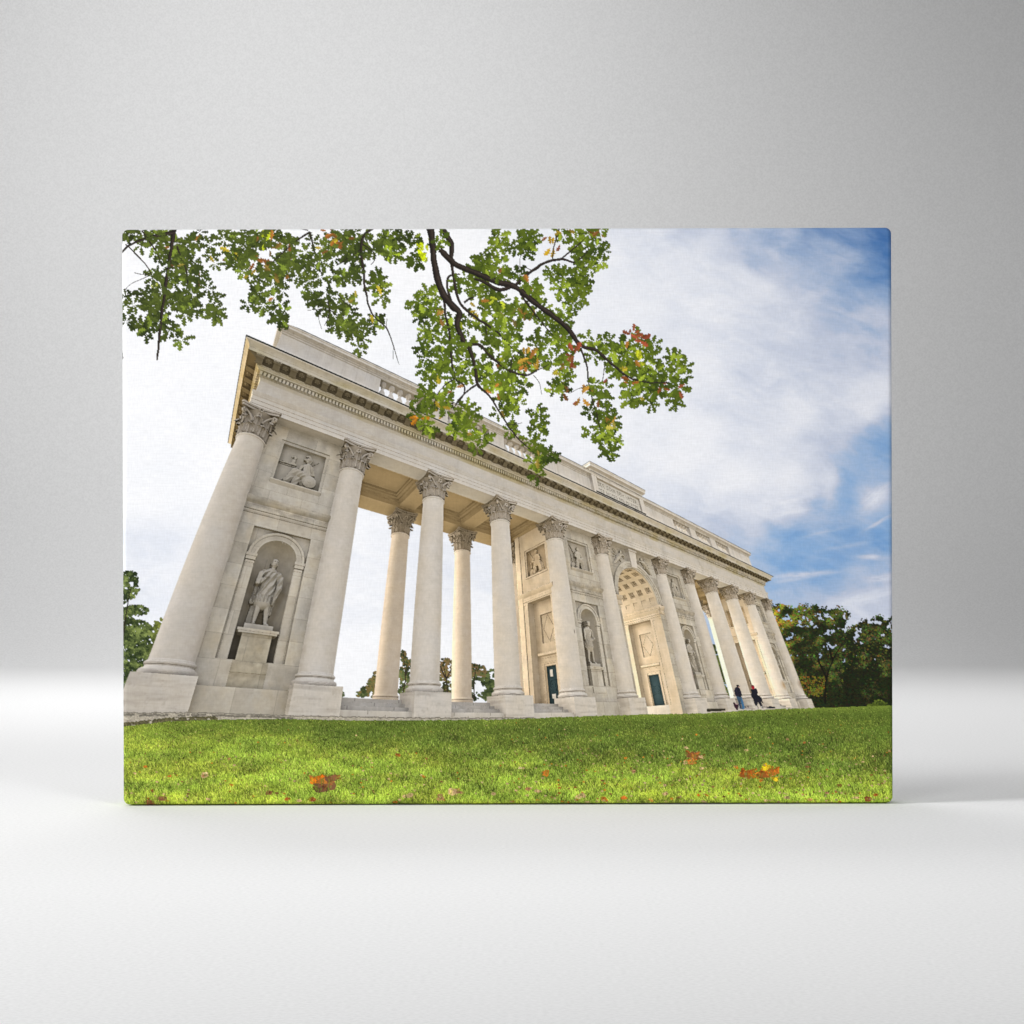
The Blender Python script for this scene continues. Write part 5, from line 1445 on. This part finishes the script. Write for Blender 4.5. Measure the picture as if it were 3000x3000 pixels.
def paint_fallen(img, ids, lit, grass):
    O, Bn, T, Y = (200, 120, 40), (142, 94, 58), (206, 172, 124), (226, 192, 44)
    L = [(c7, 1045, 505, 44, (140, 96, 66), 9), (c7, 1085, 480, 26, (128, 84, 56), 5), (c7, 1035, 528, 28, (110, 74, 54), 5), (c7, 1008, 493, 26, (214, 118, 28), 6), (c7, 1040, 500, 22, (190, 120, 50), 4), (c7, 1392, 368, 15, (160, 88, 40), 3), (c7, 285, 575, 22, (146, 92, 66), 3), (c7, 240, 598, 24, (150, 88, 58), 3), (c7, 215, 425, 14, O, 1), (c7, 325, 468, 15, (176, 100, 46), 1), (c7, 490, 465, 20, T, 3), (c7, 475, 470, 10, Bn, 1), (c7, 610, 508, 14, O, 1), (c7, 600, 540, 9, O, 1), (c7, 795, 548, 18, Bn, 2), (c7, 830, 556, 14, Bn, 1), (c7, 880, 580, 16, (168, 92, 40), 2), (c7, 990, 580, 18, (152, 72, 36), 2),
         (c7, 1190, 555, 10, O, 1), (c7, 1275, 538, 10, Bn, 1), (c7, 1360, 495, 8, O, 1), (c7, 1440, 562, 20, T, 3), (c7, 1500, 465, 10, T, 1), (c7, 1660, 545, 26, T, 4), (c7, 1690, 548, 16, (176, 128, 90), 2), (c7, 1840, 555, 12, T, 1), (c7, 1600, 572, 20, (170, 130, 84), 3), (c7, 620, 422, 12, T, 1), (c7, 735, 315, 7, O, 1), (c7, 600, 390, 8, (180, 130, 84), 1), (c7, 240, 535, 11, (170, 96, 44), 1), (c7, 500, 580, 14, T, 2), (c7, 1080, 597, 10, O, 1), (c7, 1380, 588, 12, (214, 120, 34), 1), (c7, 160, 457, 8, T, 1), (c7, 1530, 388, 8, (180, 120, 70), 1), (c7, 1270, 408, 7, T, 1), (c7, 1195, 278, 7, T, 1), (c7, 630, 598, 10, O, 1), (c7, 935, 590, 14, T, 1), (c7, 1225, 525, 9, O, 1), (c7, 1675, 455, 8, O, 1),
         (c8, 160, 455, 20, O, 3), (c8, 150, 482, 9, T, 1), (c8, 836, 372, 22, (138, 92, 54), 4), (c8, 862, 378, 26, (150, 98, 54), 5), (c8, 845, 402, 24, (196, 124, 60), 5), (c8, 810, 405, 14, T, 2), (c8, 898, 382, 14, T, 2), (c8, 892, 432, 14, T, 2), (c8, 580, 448, 15, (176, 130, 92), 2), (c8, 540, 390, 10, O, 1), (c8, 590, 398, 9, T, 1), (c8, 650, 408, 8, T, 1), (c8, 740, 422, 10, T, 1), (c8, 498, 410, 8, T, 1),
         (c8, 1108, 462, 30, (176, 102, 40), 6), (c8, 1150, 468, 24, (214, 134, 40), 5), (c8, 1190, 468, 30, (160, 92, 40), 6), (c8, 1228, 452, 28, (176, 104, 40), 6), (c8, 1200, 428, 22, (228, 196, 40), 4), (c8, 1236, 482, 18, (224, 186, 44), 4), (c8, 1172, 490, 14, O, 2), (c8, 1060, 432, 11, O, 2), (c8, 1122, 292, 8, (214, 140, 60), 1), (c8, 1102, 350, 10, T, 2), (c8, 1150, 372, 8, T, 1), (c8, 1300, 375, 8, (120, 84, 54), 1), (c8, 1296, 296, 9, (190, 150, 100), 1), (c8, 1375, 312, 9, (170, 104, 54), 1), (c8, 1470, 318, 9, (196, 130, 60), 1), (c8, 1395, 428, 11, Bn, 2), (c8, 1540, 515, 13, (120, 76, 40), 2), (c8, 1655, 405, 9, T, 1), (c8, 1700, 378, 9, T, 1), (c8, 1775, 352, 11, (218, 160, 90), 1), (c8, 1720, 555, 14, (186, 104, 44), 2), (c8, 1670, 578, 20, (150, 84, 48), 3), (c8, 1620, 575, 16, T, 2), (c8, 1692, 466, 10, (120, 76, 44), 1), (c8, 1758, 455, 9, (130, 84, 46), 1), (c8, 1736, 585, 10, T, 1),
         (c8, 325, 568, 18, T, 3), (c8, 296, 525, 10, (176, 96, 50), 1), (c8, 222, 527, 11, (168, 92, 44), 1), (c8, 80, 530, 15, (206, 140, 96), 2), (c8, 122, 540, 16, T, 2), (c8, 70, 565, 12, T, 1), (c8, 422, 496, 9, (120, 80, 50), 1), (c8, 405, 548, 8, T, 1), (c8, 522, 570, 17, (196, 108, 40), 2), (c8, 430, 582, 18, (206, 122, 44), 3), (c8, 400, 580, 10, Bn, 1), (c8, 652, 582, 13, (210, 150, 70), 2), (c8, 725, 560, 13, T, 2), (c8, 790, 566, 10, T, 1), (c8, 716, 513, 11, (214, 176, 140), 1), (c8, 882, 562, 10, (206, 110, 40), 1), (c8, 1000, 572, 12, (120, 72, 40), 1), (c8, 1045, 520, 8, T, 1), (c8, 1100, 578, 10, (206, 140, 60), 1), (c8, 1265, 548, 11, T, 2), (c8, 1290, 572, 15, T, 2), (c8, 1195, 582, 12, T, 1), (c8, 1480, 547, 13, (206, 150, 110), 2), (c8, 1410, 588, 14, (200, 150, 90), 2), (c8, 1446, 542, 8, T, 1), (c8, 660, 350, 6, T, 1), (c8, 800, 295, 6, T, 1), (c8, 865, 275, 6, O, 1), (c8, 985, 295, 5, T, 1), (c8, 1240, 402, 6, T, 1), (c8, 1035, 398, 8, T, 1), (c8, 35, 435, 10, (226, 206, 150), 1), (c8, 440, 425, 6, O, 1), (c8, 90, 355, 8, (130, 84, 44), 1), (c8, 615, 383, 7, O, 1), (c8, 820, 340, 10, T, 2)]
    for f, x, y, r, c, n in L:
        X, Y_ = f(x, y)
        for _ in range(n):
            a = random.random()*6.283
            ox, oy = r/1.61*.62*random.uniform(-1, 1), r/1.61*.4*random.uniform(-1, 1)
            s = r/1.61*random.uniform(.7, 1.2)*(1 if n < 4 else .85)
            k = random.uniform(.78, 1.18)
            pts = []
            for q in range(9):
                t = a+q*.698
                rr = s*(random.uniform(.55, 1.))
                pts.append((X+ox+rr*math.cos(t), Y_+oy+rr*.62*math.sin(t)))
            stamp(img, ids, pts, np.clip(np.array(c)*k/255., 0, 1), S_HEAP)
            if n >= 4:
                la, lb = oak_leaf(X+ox*1.5, Y_+oy*1.2, s*1.2, random.uniform(-2.9, -.2), .3)
                for ll, kk in ((la, 1.16), (lb, .8)):
                    stamp(img, ids, [(p, Y_+oy+(q_-Y_-oy)*.85) for p, q_ in ll], np.clip(np.array(c)*k*kk*np.array([1.12, 1., .8])/255., 0, 1), S_HEAP)
                continue
            h = [((p[0]+X+ox)/2+s*.1, (p[1]+Y_+oy)/2-s*.12) for p in pts[:6]]
            stamp(img, ids, h, np.clip(np.array(c)*k*random.choice((.66, .8, 1.22))/255., 0, 1), S_HEAP)
    for _ in range(1200):                     # crumbs far off and near
        y = 2110+240*random.random()**.75
        x = random.uniform(365, 2605)
        s = random.uniform(.8, 1.9)*(1+2.2*(y-2110)/240)
        c = random.choice((T, Bn, O, T, (206, 180, 130)))
        if random.random() < .35+.5*(x > 1500):
            stamp(img, ids, [(x-s, y), (x-.2*s, y-s*.7), (x+s, y-s*.2), (x+.3*s, y+s*.6)], np.clip(np.array(c)*random.uniform(.7, 1.05)/255., 0, 1), S_HEAP)
    # grass standing in front of the leaves
    hm = ids == S_HEAP
    ys, xs = np.nonzero(hm)
    pick = RNG.random(len(ys)) < .045
    for y, x in zip(ys[pick], xs[pick]):
        L_ = random.randint(3, 8)
        c = img[min(NY, y+9), x]*.4+np.array([.42, .52, .14])*.6*random.uniform(.7, 1.2)
        for k in range(L_):
            yy, xx = y-k+3, int(x+random.uniform(-.1, .1)*k)
            if 0 <= yy <= NY and 0 <= xx <= NX:
                img[yy, xx] = c
                ids[yy, xx] = S_LAWN


def paint_oak(img, ids):
    jobs = []
    for f, S, dull, dens in ((c1, LEAF_L, .85, 1.0), (c1, LEAF_M, .6, 1.05), (c2, LEAF_R, .0, .98)):
        for (x, y, rx, ry) in S:
            n = int(dens*(math.pi*rx*ry/3.73)/172)+4
            X, Y = f(x, y)
            sun = random.uniform(0, 1)
            k = 9
            for _ in range(n):
                if k >= 6:                   # a new rosette
                    k = 0
                    a, r = random.random()*6.283, random.random()**.6
                    hx, hy = X+rx/1.932*r*.86*math.cos(a), Y+ry/1.932*r*.86*math.sin(a)
                    a0, hz, hs = random.random()*6.283, random.random(), random.random()
                    L0 = random.uniform(23, 34)
                k += 1
                L = L0*random.uniform(.75, 1.15)
                ang = a0+k*1.05+random.gauss(0, .22)
                px, py = hx+3*math.cos(ang)+L*.35*math.cos(ang), hy+3*math.sin(ang)+L*.35*math.sin(ang)
                u = random.random()*.28+hs*.46+sun*.26
                if dull:
                    c = mix((46, 58, 22), (114, 130, 44), u*1.25-.15)
                    if random.random() < .06:
                        c = (140, 162, 54)
                    c = mix(c, (92, 100, 58), .2*dull)
                else:
                    c = mix((54, 70, 20), (140, 160, 44), u*1.25-.12)
                    if random.random() < .07:
                        c = (164, 184, 58)
                if random.random() < .012:
                    c = random.choice(((176, 120, 50), (196, 176, 52), (140, 92, 48)))
                z = min(1, max(0, hz+random.uniform(-.08, .08)))
                jobs.append((z, px-L*.35*math.cos(ang), py-L*.35*math.sin(ang), L, ang, c))
    for f, x, y, r, c, n in TURNED:
        X, Y = f(x, y)
        for _ in range(max(1, int(n*.8))):
            a, q = random.random()*6.283, random.random()**.6*r/1.932*.8
            L = random.uniform(17, 30)
            ang = a+random.gauss(0, .7)
            k = random.uniform(.78, 1.12)
            cc = [c[0]*k*.95, c[1]*k*1.1, c[2]*k*1.12]
            jobs.append((.55+.5*random.random(), X+q*math.cos(a), Y+q*math.sin(a), L, ang, cc))
    jobs.sort(key=lambda j: j[0])
    drawn = 0
    for z, x, y, L, ang, c in jobs:
        if z > (.80, .94)[min(drawn, 1)] and drawn < 2:
            drawn += 1
            for f, pts, ws in LIMBS:
                if (max(ws) > 20) != (drawn == 2):
                    continue
                limb(img, ids, [f(*p) for p in pts], [w/1.932*.88 for w in ws], (.185, .155, .135), S_BOUGH[0 if f is c1 and pts[0][0] < 420 else 1 if f is c1 else 2])
        wid = random.uniform(.20, .31)
        a, b = oak_leaf(x, y, L, ang, wid)
        k = random.uniform(.80, .97)
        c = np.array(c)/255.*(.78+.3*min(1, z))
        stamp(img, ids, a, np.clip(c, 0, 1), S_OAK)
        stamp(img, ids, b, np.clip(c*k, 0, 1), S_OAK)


GATHER = 8


def make_picture():
    ids = np.full(PX.shape, S_SKY)
    img = paint_sky()
    paint_trees(img, ids)
    render_colonnade(img, ids)
    grass, lit = paint_lawn(img, ids)
    paint_people(img, ids)
    paint_fallen(img, ids, lit, grass)
    paint_oak(img, ids)
    return np.clip(img, 0, 1), ids


# ----------------------------------------------------------------------------------------------
# the studio: a white sweep, the canvas print standing on it, left key lamps, added fills, camera
# ----------------------------------------------------------------------------------------------
scene = bpy.context.scene
CW, CH = .4010, .4010*1682/2250
CX, CZ = -.0024, CH/2+.0006
UNIT = 5625.                                 # layout units per metre at the canvas
GAIN = .86                                   # reflectance of unprinted canvas


def nodes_of(m):
    m.use_nodes = True
    nt = m.node_tree
    return nt, nt.nodes['Principled BSDF']


def canvas_material():
    m = bpy.data.materials.new('printed canvas')
    nt, p = nodes_of(m)
    N, L = nt.nodes.new, nt.links.new
    at = N('ShaderNodeAttribute')
    at.attribute_name = 'ink'
    tc = N('ShaderNodeTexCoord')
    outs = []
    for sc_ in ((160, 400, 1300), (1300, 400, 300)):
        mp = N('ShaderNodeMapping')
        mp.inputs['Scale'].default_value = sc_
        L(tc.outputs['Object'], mp.inputs['Vector'])
        no = N('ShaderNodeTexNoise')
        no.inputs['Scale'].default_value = 1.
        no.inputs['Detail'].default_value = 2.
        L(mp.outputs[0], no.inputs['Vector'])
        outs.append(no.outputs['Fac'])
    ad = N('ShaderNodeMath')
    ad.operation = 'ADD'
    L(outs[0], ad.inputs[0])
    L(outs[1], ad.inputs[1])
    mr = N('ShaderNodeMapRange')
    mr.inputs['From Min'].default_value = .6
    mr.inputs['From Max'].default_value = 1.4
    mr.inputs['To Min'].default_value = .935
    mr.inputs['To Max'].default_value = 1.065
    L(ad.outputs[0], mr.inputs['Value'])
    mu = N('ShaderNodeVectorMath')
    mu.operation = 'SCALE'
    L(at.outputs['Color'], mu.inputs[0])
    L(mr.outputs[0], mu.inputs['Scale'])
    L(mu.outputs[0], p.inputs['Base Color'])
    bu = N('ShaderNodeBump')
    bu.inputs['Strength'].default_value = .12
    bu.inputs['Distance'].default_value = .0002
    L(ad.outputs[0], bu.inputs['Height'])
    L(bu.outputs[0], p.inputs['Normal'])
    p.inputs['Roughness'].default_value = .8
    p.inputs['Specular IOR Level'].default_value = .12
    return m


def backdrop_material():
    m = bpy.data.materials.new('white paper sweep')
    nt, p = nodes_of(m)
    N, L = nt.nodes.new, nt.links.new
    tc = N('ShaderNodeTexCoord')
    fac = []
    for s, d in ((560., 2.), (2.2, 3.)):
        no = N('ShaderNodeTexNoise')
        no.inputs['Scale'].default_value = s
        no.inputs['Detail'].default_value = d
        L(tc.outputs['Object'], no.inputs['Vector'])
        fac.append(no.outputs['Fac'])
    rp = N('ShaderNodeMapRange')
    rp.inputs['From Min'].default_value = .3
    rp.inputs['From Max'].default_value = .7
    rp.inputs['To Min'].default_value = .785
    rp.inputs['To Max'].default_value = .866
    L(fac[0], rp.inputs['Value'])
    r2 = N('ShaderNodeMapRange')
    r2.inputs['To Min'].default_value = .985
    r2.inputs['To Max'].default_value = 1.015
    L(fac[1], r2.inputs['Value'])
    mu = N('ShaderNodeMath')
    mu.operation = 'MULTIPLY'
    L(rp.outputs[0], mu.inputs[0])
    L(r2.outputs[0], mu.inputs[1])
    L(mu.outputs[0], p.inputs['Base Color'])
    bu = N('ShaderNodeBump')
    bu.inputs['Strength'].default_value = .10
    bu.inputs['Distance'].default_value = .0004
    L(fac[0], bu.inputs['Height'])
    L(bu.outputs[0], p.inputs['Normal'])
    p.inputs['Roughness'].default_value = .9
    p.inputs['Specular IOR Level'].default_value = .1
    return m


def grid_mesh(name, co, col, quads, mat, parent):
    used, inv = np.unique(quads.ravel(), return_inverse=True)
    me = bpy.data.meshes.new(name)
    me.vertices.add(len(used))
    me.vertices.foreach_set('co', co[used].astype(np.float32).ravel())
    nq = len(quads)
    me.loops.add(nq*4)
    me.loops.foreach_set('vertex_index', inv.astype(np.int32))
    me.polygons.add(nq)
    me.polygons.foreach_set('loop_start', np.arange(0, nq*4, 4, dtype=np.int32))
    me.polygons.foreach_set('use_smooth', np.ones(nq, bool))
    me.update(calc_edges=True)
    a = me.color_attributes.new('ink', 'FLOAT_COLOR', 'POINT')
    rgba = np.ones((len(used), 4), np.float32)
    rgba[:, :3] = col[used]
    a.data.foreach_set('color', rgba.ravel())
    me.materials.append(mat)
    o = bpy.data.objects.new(name, me)
    scene.collection.objects.link(o)
    o.parent = parent
    return o


def build_print(img, ids):
    root = bpy.data.objects.new('canvas_print', None)
    root.empty_display_size = .05
    scene.collection.objects.link(root)
    root['label'] = 'frameless canvas print of a stone colonnade under an oak branch, standing on white paper'
    root['category'] = 'canvas print'
    mat = canvas_material()
    ink = lin(img*255.)*GAIN
    # the stretched sheet: flat, its edges rolled back over the bars, its corners eased
    x = (uu-.5)*CW
    z = (.5-vv)*CH
    R = .0032
    qx, qz = np.maximum(np.abs(x)-(CW/2-R), 0), np.maximum(np.abs(z)-(CH/2-R), 0)
    h = np.hypot(qx, qz)
    k = np.where(h > R, R/np.maximum(h, 1e-9), 1.)
    x = np.sign(x)*(np.minimum(np.abs(x), CW/2-R)+qx*k)
    z = np.sign(z)*(np.minimum(np.abs(z), CH/2-R)+qz*k)
    qx, qz = np.maximum(np.abs(x)-(CW/2-R), 0), np.maximum(np.abs(z)-(CH/2-R), 0)
    d = R-np.hypot(qx, qz)                   # distance in from the outline, within the rim
    rr = .0022
    e = np.clip(d, 0, rr)
    y = np.where(d < rr, rr-np.sqrt(np.maximum(rr*rr-(rr-e)**2, 0)), 0)
    co = np.stack([x+CX, y, z+CZ], -1).reshape(-1, 3)
    col = ink.reshape(-1, 3)
    w = NX+1
    j, i = np.mgrid[0:NY, 0:NX]
    a = j*w+i
    quads = np.stack([a, a+w, a+w+1, a+1], -1).reshape(-1, 4)
    # a cell belongs to the subject most of its corners show
    c4_ = np.stack([ids[:-1, :-1], ids[1:, :-1], ids[1:, 1:], ids[:-1, 1:]], -1).reshape(-1, 4)
    owner = np.where((c4_[:, 1] == c4_[:, 2]) | (c4_[:, 1] == c4_[:, 3]), c4_[:, 1], np.where(c4_[:, 2] == c4_[:, 3], c4_[:, 2], c4_[:, 0]))
    made = {}
    for s, (name, label, par) in enumerate(SUBJ):
        q = quads[owner == s]
        if len(q) < 3:
            continue
        o = grid_mesh(name, co, col, q, mat, made.get(par, root) if par is not None else root)
        if label:
            o['label'] = label
        made[s] = o
    # the sides, where the picture runs on round the bars, and the back
    rim = [(0, k) for k in range(NX)]+[(k, NX) for k in range(NY)]+[(NY, k) for k in range(NX, 0, -1)]+[(k, 0) for k in range(NY, 0, -1)]
    n = len(rim)
    F0 = np.array([co[r*w+c] for r, c in rim])
    C0 = np.array([col[r*w+c] for r, c in rim])
    rows, cols = [F0], [C0]
    for dep in (.006, .012, .0185, .020):
        P = F0.copy()
        P[:, 1] = dep
        if dep == .020:
            P[:, 0] = CX+(P[:, 0]-CX)*.994
            P[:, 2] = CZ+(P[:, 2]-CZ)*.994
        rows.append(P)
        cols.append(C0)
    P = rows[-1].copy()
    P[:, 0], P[:, 2] = CX+(P[:, 0]-CX)*.9, CZ+(P[:, 2]-CZ)*.88
    rows.append(P)
    cols.append(C0*0+.7)
    P = P.copy()
    P[:, 1] = .006
    rows.append(P)
    cols.append(C0*0+.7)
    m = len(rows)
    q = []
    idx = np.arange(n)
    for r in range(m-1):
        q.append(np.stack([r*n+idx, r*n+(idx+1) % n, (r+1)*n+(idx+1) % n, (r+1)*n+idx], -1))
    o = grid_mesh('wrapped_edge', np.concatenate(rows), np.concatenate(cols), np.concatenate(q), mat, root)
    o['label'] = 'canvas sides folded back round the stretcher'
    return root


def build_studio():
    # paper sweep: floor, a cove, and the wall behind
    prof = [(-3.2, 0.), (1.33, 0.)]
    Rc = .16
    prof += [(1.33+Rc*math.sin(t), Rc-Rc*math.cos(t)) for t in np.linspace(0, math.pi/2, 30)[1:]]
    prof += [(1.33+Rc, 3.2)]
    xs = np.linspace(-3.2, 3.2, 9)
    vs = [(float(x), y, z) for y, z in prof for x in xs]
    k = len(xs)
    fs = [(i*k+j, i*k+j+1, (i+1)*k+j+1, (i+1)*k+j) for i in range(len(prof)-1) for j in range(k-1)]
    me = bpy.data.meshes.new('backdrop')
    me.from_pydata(vs, [], fs)
    me.polygons.foreach_set('use_smooth', np.ones(len(fs), bool))
    me.materials.append(backdrop_material())
    o = bpy.data.objects.new('backdrop', me)
    scene.collection.objects.link(o)
    o['kind'] = 'structure'
    o['label'] = 'seamless white paper sweep, bright floor curving up to a grey wall'
    w = bpy.data.worlds.new('World')
    scene.world = w
    w.use_nodes = True
    b = w.node_tree.nodes['Background']
    b.inputs['Color'].default_value = (1, 1, 1, 1)
    b.inputs['Strength'].default_value = WORLD
    for name, loc, aim, sx, sy, power, spread in LIGHTS:
        l = bpy.data.lights.new(name, 'AREA')
        l.shape = 'RECTANGLE'
        l.size, l.size_y, l.energy, l.spread = sx, sy, power, math.radians(spread)
        ob = bpy.data.objects.new(name, l)
        scene.collection.objects.link(ob)
        ob.location = loc
        from mathutils import Vector
        ob.rotation_euler = (Vector(aim)-Vector(loc)).to_track_quat('-Z', 'Y').to_euler()
    cam = bpy.data.cameras.new('camera')
    cam.sensor_width = 36
    cam.lens = 36*1.5/(3000/UNIT)
    cam.clip_end = 50
    co = bpy.data.objects.new('camera', cam)
    scene.collection.objects.link(co)
    # eye level: the middle of the frame, 1512-1500 units above the middle of the canvas
    co.location = (0, -1.5, CZ+12/UNIT)
    co.rotation_euler = (math.pi/2, 0, 0)
    co.rotation_euler.rotate_axis('Z', math.radians(-.155))
    scene.camera = co
    scene.view_settings.view_transform = 'Standard'
    scene.view_settings.look = 'None'
    scene.view_settings.exposure = 0
    scene.view_settings.gamma = 1
    scene.render.resolution_x = scene.render.resolution_y = 1024
    scene.cycles.max_bounces = 6
    scene.cycles.use_denoising = True
    scene.cycles.denoiser = 'OPENIMAGEDENOISE'


WORLD = .0
LIGHTS = [('left_key_softbox', (-1.3, -.5, 1.0), (.1, .0, .05), .4, .4, 2.0, 70),
          ('left_kicker', (-1.6, -.3, .9), (.1, .1, .05), .3, .3, 1.2, 60),
          ('overhead_left_fill', (-.52, .5, 1.3), (-.42, .45, 0), .8, .5, .6, 180),  # this and the lamps below: unseen fills added to balance the tones
          ('overhead_back_fill', (-.4, .9, 1.5), (-.35, .5, 0), .8, .3, 2.36, 110),
          ('overhead_bar_fill', (-.2, 1.0, 1.3), (-.2, .2, 0), 1.2, .2, 1.33, 110),
          ('overhead_front_fill', (.1, -.4, 1.25), (.05, -.35, 0), .8, .4, .50, 80),
          ('wall_fill_left', (-.9, .2, 1.2), (-.1, 1.5, .6), .5, .4, 1.72, 60),  # added to lift the wall
          ('back_right_fill', (.9, .6, 1.1), (.6, .55, 0), .4, .3, .90, 90),
          ('floor_fill', (0, .85, .95), (0, .85, 0), 1.6, .15, .67, 70),  # added to whiten the floor behind the canvas
          ('floor_fill_rear', (-.3, 1.1, 1.1), (-.2, 1.0, 0), 1.8, .2, .36, 60),
          ('back_left_fill', (-.6, .9, 1.0), (-.5, 1.0, 0), .8, .3, 1.04, 90),
          ('front_left_fill', (-.5, -1.1, .35), (0, 0, .15), .4, .3, 2.25, 120),  # added to light the face of the canvas
          ('front_right_fill', (.6, -1.2, .6), (.05, 0, .15), .4, .4, 1.69, 90)]

if __name__ == '__main__':
    PIC, IDS = make_picture()
    build_print(PIC, IDS)
    build_studio()
